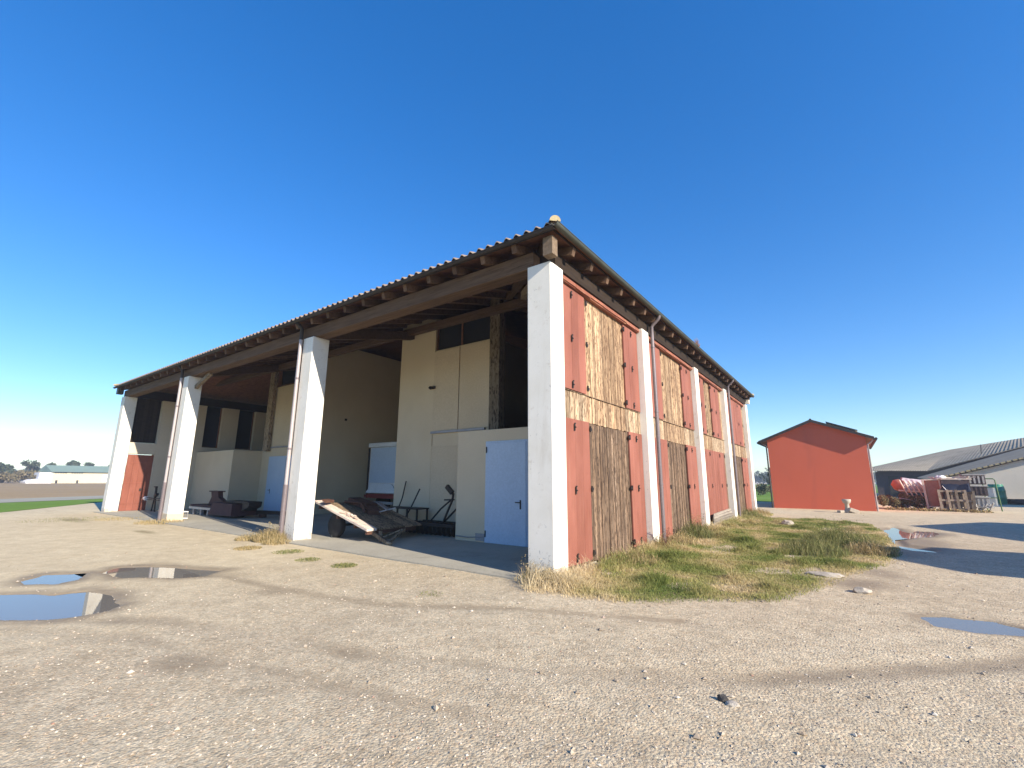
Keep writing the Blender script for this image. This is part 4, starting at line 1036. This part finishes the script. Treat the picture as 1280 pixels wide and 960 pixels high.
# ------------------------------------------------------------------ farm clutter in front of the sheds
sp = thing('hay_rake', 'red farm spreader with cream curved ribs beside the red house', 'farm machine', (7.0,31.5,0))
m = MB(); m.lathe((0,0,0), [(.05,-.75),(.42,-.6),(.55,-.3),(.58,.1),(.5,.5),(.3,.7)], 18)
q = MB()
for f, r_, s_ in zip(m.f, m.r, m.sm): pass
q.add([(6.78+v[2]*.86, 31.6+v[0]*.9, 1.36+v[1]*.72-.14*v[2]) for v in m.v], m.f, .5, True); q.build('hopper', 'tarp_red', sp)
for k in range(6):
    x0 = 6.55+k*.22
    MB().tube([(x0-.02,31.0,1.72-.03*k), (x0+.05,30.72,1.45), (x0+.16,30.66,1.1), (x0+.34,30.72,.62)], .05, 8, taper=.6).build('rib', 'cream', sp)
MB().bar((6.4,30.75,1.12), (7.9,30.75,1.0), .08, .08).build('cross_bar', 'cream', sp)
for x in (6.55, 7.75): MB().bar((x,31.4,0), (x,31.4,1.0), .08, .08).build('stand', 'rust', sp)
def cloth(name, pts_u, pts_v, fn, mat, label, cat, loc):
    vs = [fn(u, v) for u in pts_u for v in pts_v]; nu, nv = len(pts_u), len(pts_v)
    m = MB(); m.add(vs, [(i*nv+j, (i+1)*nv+j, (i+1)*nv+j+1, i*nv+j+1) for i in range(nu-1) for j in range(nv-1)], .5, True)
    o = m.build(name, mat, loc=loc, recalc=False); s = o.modifiers.new('solid', 'SOLIDIFY'); s.thickness = .02
    return tag(o, label, cat)
U = [i/14 for i in range(15)]
wob = lambda a, b, s=1.: s*(math.sin(a*9+b*4)*.05+math.sin(a*23+b*13)*.025)
cloth('pink_tarp', [i/22 for i in range(23)], [i/22 for i in range(23)], lambda u, v: (6.68+1.15*u+.03*math.sin(v*17), 31.62-math.cos(-.5+2.3*v)*(.60+wob(u, v, .5)+.03*math.sin(u*31)), 1.34-.10*u+math.sin(-.5+2.3*v)*(.52+wob(v, u, .5))), 'tarp_pink', 'crumpled pale pink tarp wrapped over the spreader drum', 'tarp', (7.2,31.2,1.4))
cloth('slope_sheet', U, U, lambda u, v: (6.35+1.5*u, 30.2+.6*v, .62-.5*u*u+.05*v+wob(u, v, .4)), 'crate_grey', 'torn grey sheet sloping to the ground under the spreader', 'sheet', (7.0,30.5,.4))
rd_ = thing('red_container', 'upright red metal box with cream frame in the farm clutter', 'container', (8.0,30.4,0))
MB().box((7.62,30.1,.25), (8.28,30.9,1.72)).build('body', 'tarp_red', rd_, bevel=.02)
for x in (7.58, 8.32): MB().bar((x,30.05,.05), (x-.05,30.05,1.78), .09, .09).build('frame_post', 'cream', rd_)
m = MB(); m.bar((7.6,30.05,1.76), (8.32,30.05,1.76), .06, .06); m.bar((7.6,30.05,.22), (8.32,30.05,.22), .06, .06); m.build('frame_rail', 'cream', rd_)
def pallet(loc, rot, label):
    t = thing('wooden_pallet', label, 'pallet', loc, 'wooden pallets in the farm clutter')
    mt = Matrix.Translation(loc) @ Euler([R(a) for a in rot]).to_matrix().to_4x4()
    def bx(c, s, nm):
        m = MB().obox((0,0,0), s); q = MB()
        q.add([mt @ (Vector(v)+Vector(c)) for v in m.v], m.f); return q.build(nm, 'pallet', t)
    for k in range(4): bx((-.55+k*.367,0,.07), (.11,1.15,.025), 'slat')
    for k in range(3): bx((0,-.5+k*.5,.0), (1.2,.1,.1), 'bearer')
    for k in range(3): bx((-.5+k*.5,0,-.065), (.1,1.15,.02), 'bottom_slat')
    return t
pallet((8.62,29.3,.62), (84,0,3), 'grey wooden pallet standing upright in front, below the dark tarp')
pallet((8.95,29.55,.62), (82,4,-4), 'wooden pallet standing upright second from the front, its right edge beside the crates')
pallet((8.75,29.9,.64), (80,3,2), 'wooden pallet leaning behind the two front pallets')
cloth('dark_tarp', U, U, lambda u, v: (8.30+1.15*u, 29.42+.5*(1-v)+wob(u, v, .6)*.6, 1.72-.60*v+.12*v*math.sin(u*3.1)*-1+wob(v, u, .3)), 'tarp_blue', 'dark navy tarp hanging over the upright pallets', 'tarp', (8.9,29.6,1.4))
cloth('white_sheet', U[:6], U[:8], lambda u, v: (8.28+.22*v*2+.05*u, 29.36-.04*u, 1.45-.75*v-.18*u), 'bucket_white', 'white scrap of plastic sheet at the tarp corner', 'sheet', (8.4,29.35,1.2))
pl_ = thing('plank_stack', 'stack of pale rusty planks lying on top of the pallets', 'planks', (8.9,30.3,1.75))
for k in range(5): MB().obox((8.9+random.uniform(-.1,.1),29.9+.16*k,1.80+.02*(k % 2)), (1.3,.14,.07), (0,random.uniform(-2,2),random.uniform(-3,3))).build('plank', 'cream', pl_)
MB().box((8.3,29.75,.2), (9.5,30.7,1.72)).build('load', 'crate_dark', pl_)
for k, (z, mat, lab) in enumerate([(.25,'crate_grey','grey slatted crate at the bottom of the crate stack'), (.88,'crate_dark','dark crate in the middle of the crate stack'), (1.5,'crate_dark','dark brown crate with pale rim on top of the crate stack')]):
    cr = thing('plastic_crate', lab, 'crate', (9.75,30.4,z), 'crates stacked by the green frame')
    m = MB(); h = .50
    m.box((9.3,30.0,z), (10.2,30.9,z+.05)); 
    for y in (30.0, 30.86): m.box((9.3,y,z+.05), (10.2,y+.04,z+h))
    for x in (9.3, 10.16): m.box((x,30.042,z+.05), (x+.04,30.858,z+h))
    m.build('body', mat, cr)
    MB().box((9.25,29.95,z+h+.003), (10.25,30.95,z+h+.06)).build('rim', 'crate_grey', cr, bevel=.01)
    for j in range(5): MB().box((9.35+j*.18,29.965,z+.06), (9.43+j*.18,29.996,z+h-.03)).build('slat', 'crate_grey' if k != 1 else 'crate_dark', cr)
m = MB()
for j in range(16): m.obox((9.35+random.random()*.9,29.75+random.random()*.4,.16+random.random()*.2), (random.uniform(.2,.6),.06,.05), (random.uniform(-50,50),random.uniform(-60,60),random.uniform(0,180)))
tag(m.build('scrap_pile', 'crate_grey', loc=(10,29.9,0)), 'heap of grey scrap lengths at the foot of the crates', 'scrap')
gf = thing('gate_rack', 'thin green metal frame standing beside the crate stack', 'frame', (10.4,31.5,0))
m = MB(); m.tube([(10.3,31.5,0), (10.3,31.5,1.75), (10.38,31.5,1.83), (10.75,31.5,1.83), (10.83,31.5,1.75), (10.88,31.5,0)], .03, 8); m.bar((10.3,31.5,.75), (10.86,31.5,.75), .04, .04); m.bar((10.3,31.5,1.35), (10.86,31.5,1.35), .03, .03); m.build('tube_frame', 'green_paint', gf)
MB().box((10.42,31.56,.30), (10.78,31.59,1.32)).build('panel', 'glass_pale', gf)
bl = thing('green_barrel', 'green plastic barrel on the yard before the beige shed', 'barrel', (13.0,44.0,0))
MB().lathe((13.0,44.0,0), [(.42,0),(.47,.06),(.50,.45),(.53,.5),(.50,.55),(.50,.95),(.53,1.0),(.50,1.05),(.45,1.38),(.40,1.42)], 24).build('drum', 'barrel_green', bl)
MB().lathe((13.0,44.0,1.42), [(.42,0),(.42,.05),(.38,.07)], 24).build('lid', 'barrel_green', bl)
for k, (x, y) in enumerate([(14.0,44.9),(14.7,45.2),(14.35,44.2)]):
    t = thing('tractor_tyre', ['left', 'right', 'front'][k]+' black tyre lying flat beside the green barrel', 'tyre', (x, y, 0), 'tyres by the barrel')
    MB().lathe((x, y, 0), [(.36,.02),(.55,.0),(.66,.1),(.66,.28),(.55,.38),(.36,.36),(.32,.2),(.36,.02)], 22).build('tread', 'rubber', t)
def heap(name, x0, x1, y0, y1, zt, n, mats, label, cat):
    t = thing(name, label, cat, ((x0+x1)/2, (y0+y1)/2, 0))
    for mt in mats:
        m = MB()
        for k in range(n//len(mats)):
            cx, cy = random.uniform(x0, x1), random.uniform(y0, y1); z = random.uniform(.04, zt)
            m.obox((cx, cy, z), (random.uniform(.15,.75), random.uniform(.04,.12), random.uniform(.03,.09)), (random.uniform(-35,35), random.uniform(-45,45), random.uniform(0,180)))
        m.build('scrap_piece', mt, t)
    return t
heap('scrap_heap', 6.3,7.9,30.2,31.0,.42, 44, ['rust','cream','crate_grey','crate_dark'], 'tangled heap of rusty and pale scrap lengths under the spreader', 'scrap')
heap('board_heap', 8.2,9.5,29.7,30.6,.22, 20, ['pallet','cream'], 'loose broken boards on the ground behind the upright pallets', 'boards')
m = MB()
for k in range(12): m.obox((8.2+random.random()*1.5, 29.9+random.random()*.7, 1.84+random.random()*.10), (random.uniform(.3,1.1), .09, .05), (random.uniform(-5,5), random.uniform(-8,8), random.uniform(-25,25)))
tag(m.build('loose_boards', 'cream', loc=(9.0,30.2,1.8)), 'jumbled pale boards thrown across the top of the plank stack', 'boards')
t = thing('white_sack', 'crumpled white sack on top of the clutter beside the red container', 'sack', (8.35,30.2,1.8))
bm = bmesh.new(); bmesh.ops.create_icosphere(bm, subdivisions=3, radius=1); m = MB()
for v in bm.verts: v.co *= 1+.22*math.sin(v.co.x*7+v.co.z*5)*math.cos(v.co.y*6)
m.add([(8.35+v.co.x*.24, 30.2+v.co.y*.2, 1.86+v.co.z*.15) for v in bm.verts], [[v.index for v in f.verts] for f in bm.faces]); bm.free(); m.build('sack_body', 'bucket_white', t)
# hedge of dry brambles between the red house and the machines
def clumps(name, cen, mat, size, nper, leaf, seed, thing_parent=None):
    rng = np.random.default_rng(seed); Vs = []; n = 0
    C_ = np.repeat(np.array(cen, float), nper, 0); k = len(C_)
    dv = rng.normal(0, 1, (k, 3)); dv /= np.linalg.norm(dv, axis=1)[:, None]
    C_ = C_+dv*(np.array(size)[None]*(rng.random((k, 1))**.45))
    a = rng.normal(0, 1, (k, 3)); a /= np.linalg.norm(a, axis=1)[:, None]; b = np.cross(a, rng.normal(0, 1, (k, 3))); b /= np.linalg.norm(b, axis=1)[:, None]
    s = leaf*(.5+rng.random((k, 1)))
    C_[:, 2] = np.maximum(C_[:, 2], .02)
    q = np.stack([C_-a*s, C_+b*s*.6, C_+a*s, C_-b*s*.6], 1).reshape(-1, 3)
    o = np_mesh(name, q, np.arange(4*k).reshape(-1, 4), mat, rng.random(k))
    return o
rng = np.random.default_rng(5)
o = clumps('bramble', [(5.6+.28*i+rng.normal(0,.08), 30.6+rng.normal(0,.5), .38+.25*rng.random()) for i in range(9)], 'brush_leaf', (.30,.40,.36), 900, .045, 3); tag(o, 'dry brown brambles between the red house and the spreader', 'bush')
o = clumps('weed_strip', [(5.8+.5*i, 29.2+rng.normal(0,.25), .06) for i in range(9)], 'dry_weed', (.3,.25,.12), 130, .05, 4); tag(o, 'low dry weeds along the foot of the farm clutter', 'weed')

# ------------------------------------------------------------------ far left: warehouse, trees, brush
wh = thing('warehouse', 'long cream warehouse with pale green roof far across the field', 'warehouse', (-185,40,0))
MB().box((-185,24.2,-.2), (-205,78,3.3)).build('wall', 'far_wall', wh)
m = MB(); m.prism([(-184.3,3.3),(-205.7,3.3),(-195,5.4)], 'y', 23.8, 78.4); m.build('roof', 'far_roof', wh)
MB().box((-184.9,21.4,-.2), (-204,24.19,3.1)).build('annex', 'far_white', wh)
MB().prism([(19.0,-.2),(21.39,-.2),(21.39,1.2),(20.2,1.1),(19.0,.5)], 'x', -185, -196).build('ramp', 'far_white', wh)
for y in (24.6, 28.2):
    m = MB()
    for k in range(5): m.box((-184.96,y+k*.55,2.9), (-184.9,y+k*.55+.4,3.2))
    m.build('window', 'gutter', wh)
for y in (25.0, 29.6, 46.0, 60.0): MB().box((-184.95,y,.0), (-184.9,y+.5,.9 if y < 40 else 2.4)).build('door', 'dark_gap', wh)
MB().box((-184.95,35.5,.4), (-184.9,36.8,2.6)).build('door', 'far_white', wh)

def tree(x, y, h, r, label, seed, mat='far_leaf', n=9, nper=110, leaf=.5, trunk=.3, low=.35, name='tree'):
    rng = np.random.default_rng(seed)
    t = thing(name, label, 'tree', (x, y, 0), 'trees on the horizon')
    m = MB(); m.tube([(x,y,0), (x+.1*r,y,h*.3), (x,y+.05*r,h*.62)], trunk, 8, taper=.5)
    cen = []
    for i in range(n):
        a = rng.random()*6.28; rr = r*.72*math.sqrt(rng.random()); z = h*(low+(.97-low)*rng.random())
        k = 1-.55*((z/h-low)/(1-low))**2; c = (x+rr*k*math.cos(a), y+rr*k*math.sin(a), z*.93); cen.append(c)
        m.tube([(x,y,h*low*.8), ((x+c[0])/2,(y+c[1])/2,(h*low+c[2])/2), c], trunk*.35, 5, taper=.4)
    m.build('trunk', 'bark', t)
    o = clumps('crown', cen, mat, (r*.34,r*.34,r*.28), nper, leaf, seed+1)
    o.data.transform(Matrix.Translation((-x,-y,0))); o.parent = t
    return t
TL = [(-230,25.8,7.6,4.2,'round dark tree left above the cream warehouse'),(-235,32.2,7.6,3.2,'small dark tree over the warehouse roof, second from left'),(-240,38.5,8.3,3.4,'pair of joined crowns over the warehouse roof'),(-238,42.5,7.4,4.2,'low wide tree over the warehouse roof'),(-236,50,8.6,5.2,'broad tree right of the low wide one'),
      (-250,56,8,4.4,'distant dark tree behind the warehouse near the leftmost pillar'),(-255,64,9,5,'big distant tree hidden behind the leftmost pillar'),(-215,17.4,6.4,2.9,'grey tree above the brown brush at far left')]
for i, (x, y, h, r, lab) in enumerate(TL): tree(x, y, h, r, lab, 40+i, n=12, nper=80, leaf=.42, trunk=.35, low=.3)
rng = np.random.default_rng(9)
bc = [(-196+rng.normal(0,5), -6+28*i/59+rng.normal(0,.5), .8+2.4*rng.random()*(1-abs(i-38)/90)) for i in range(60)]
tag(clumps('brush', bc, 'brush_leaf', (2.2,1.6,1.3), 70, .40, 61), 'brown dry brush along the far edge of the ploughed field', 'brush', kind='stuff')
bc = [(-480+rng.normal(0,8), -60+520*i/199, 3.0+4*rng.random()) for i in range(200)]
tag(clumps('far_wood', bc, 'far_leaf', (6,4,3.4), 60, 1.1, 62), 'low wooded line along the horizon', 'wood', kind='stuff')
bc = [(-90+260*i/199, 330+rng.normal(0,8), 2.5+3*rng.random()) for i in range(200)]
tag(clumps('far_wood', bc, 'far_leaf', (4,4,3.0), 50, 1.0, 63), 'low wooded line behind the meadow', 'wood', kind='stuff')
# between barn and red house
tree(-5.2,74,4.0,1.7,'dark leafy tree beside the left edge of the red house', 71, n=9, nper=110, leaf=.16, trunk=.12, low=.35)
tree(-8.2,92,4.4,2.2,'thin grey tree behind the far end of the barn', 72, n=9, nper=40, leaf=.16, trunk=.12, low=.3)
tree(-7.6,100,5.2,2.0,'sparse tall tree farther behind the far end of the barn', 73, n=8, nper=30, leaf=.16, trunk=.12, low=.4)
bc = [(-9+.42*i, 62+rng.normal(0,.7), .5+.4*rng.random()) for i in range(18)]
tag(clumps('hedge', bc, 'brush_leaf', (.5,.5,.5), 130, .09, 66), 'low reddish brown hedge in the meadow behind the red house', 'hedge')
bc = [(-3.9+.1*i, 50+rng.normal(0,.3), .55+.5*rng.random()) for i in range(6)]
tag(clumps('dark_bush', bc, 'far_leaf', (.45,.45,.5), 130, .09, 67), 'dark round bush at the left edge of the red house', 'bush')

# ------------------------------------------------------------------ farm buildings beyond the right edge of the picture (they throw the long shadows over the yard)
def store(x0, x1, y0, y1, h, apex, label, mat='shed_wall'):
    t = thing('farm_building', label, 'building', ((x0+x1)/2, (y0+y1)/2, 0))
    yc = (y0+y1)/2
    MB().prism([(y0,-.1),(y1,-.1),(y1,h),(yc,apex),(y0,h)], 'x', x0, x1).build('wall', mat, t)
    for s_ in (-1, 1):
        ye_ = yc+s_*((y1-y0)/2+.3); ze_ = h-(apex-h)*.3/((y1-y0)/2)
        MB().prism([(yc,apex+.01),(ye_,ze_+.01),(ye_,ze_+.12),(yc,apex+.14)], 'x', x0-.3, x1+.3).build('roof', 'shed_roof', t)
    MB().box((x0-.04,yc-1.2,0), (x0-.004,yc+1.2,2.6)).build('door', 'red_door', t)
store(16.6,27,10.0,19.0,3.9,5.2,'beige farm building with wide gable, right of the yard by the puddles')
store(14.2,22,3.9,7.4,4.2,5.1,'narrow beige farm building, right of the yard near the small puddle')
store(20.4,30,37.5,44.5,4.0,5.0,'beige farm building right of the green barrel')

hz = NT('haze_air'); hz.t.nodes.remove(hz.b)
pv = hz.n('ShaderNodeVolumePrincipled'); pv.inputs['Density'].default_value = .0010; pv.inputs['Color'].default_value = (.80, .88, 1, 1); pv.inputs['Anisotropy'].default_value = .2
hz.lk(pv.outputs[0], hz.t.nodes['Material Output'].inputs['Volume']); M['haze_air'] = hz.m
tag(MB().box((-1600,-1600,-1.2), (1600,1600,14)).build('haze', 'haze_air'), 'thin pale air that fades the far trees', 'haze', kind='stuff')

# ------------------------------------------------------------------ light, sky, camera
SUN = Vector((1,-.19,.50)).normalized()
elev = math.asin(SUN.z); az = math.atan2(SUN.x, SUN.y)
sl_ = bpy.data.lights.new('sun', 'SUN'); sl_.energy = 5.0; sl_.angle = R(.5); sl_.color = (1., .90, .755)
so = bpy.data.objects.new('sun', sl_); col.objects.link(so); so.rotation_euler = (-SUN).to_track_quat('-Z', 'Y').to_euler(); so.location = (20,-4,12)
w = bpy.data.worlds.new('World'); scene.world = w; w.use_nodes = True
nt = w.node_tree; bg = nt.nodes['Background']
sk = nt.nodes.new('ShaderNodeTexSky'); sk.sky_type = 'NISHITA'; sk.sun_disc = False
sk.sun_elevation = elev; sk.sun_rotation = az; sk.altitude = 50; sk.air_density = 1.0; sk.dust_density = 0.; sk.ozone_density = 3.6
gm_ = nt.nodes.new('ShaderNodeGamma'); gm_.inputs['Gamma'].default_value = .78
hs = nt.nodes.new('ShaderNodeHueSaturation'); hs.inputs['Saturation'].default_value = 1.48; hs.inputs['Hue'].default_value = .512; hs.inputs['Value'].default_value = 1.16
nt.links.new(sk.outputs[0], gm_.inputs['Color']); nt.links.new(gm_.outputs[0], hs.inputs['Color']); nt.links.new(hs.outputs[0], bg.inputs['Color']); bg.inputs['Strength'].default_value = .15

cam = bpy.data.cameras.new('camera'); co = bpy.data.objects.new('camera', cam); col.objects.link(co)
ya, pi_, ro = R(-36.068), R(11.932), R(.305)
fw = Vector((math.sin(ya)*math.cos(pi_), math.cos(ya)*math.cos(pi_), math.sin(pi_)))
rt = Vector((math.cos(ya), -math.sin(ya), 0)); up = rt.cross(fw)
r2 = rt*math.cos(ro)+up*math.sin(ro); u2 = -rt*math.sin(ro)+up*math.cos(ro)
co.matrix_world = Matrix(((r2.x,u2.x,-fw.x,4.0556),(r2.y,u2.y,-fw.y,-6.7543),(r2.z,u2.z,-fw.z,1.6),(0,0,0,1)))
cam.sensor_width = 36; cam.lens = 569.16/1280*36; cam.clip_start = .05; cam.clip_end = 5000
scene.camera = co
vs_ = scene.view_settings; vs_.view_transform = 'Standard'; vs_.look = 'None'; vs_.gamma = 1; vs_.use_curve_mapping = False; vs_.exposure = .87
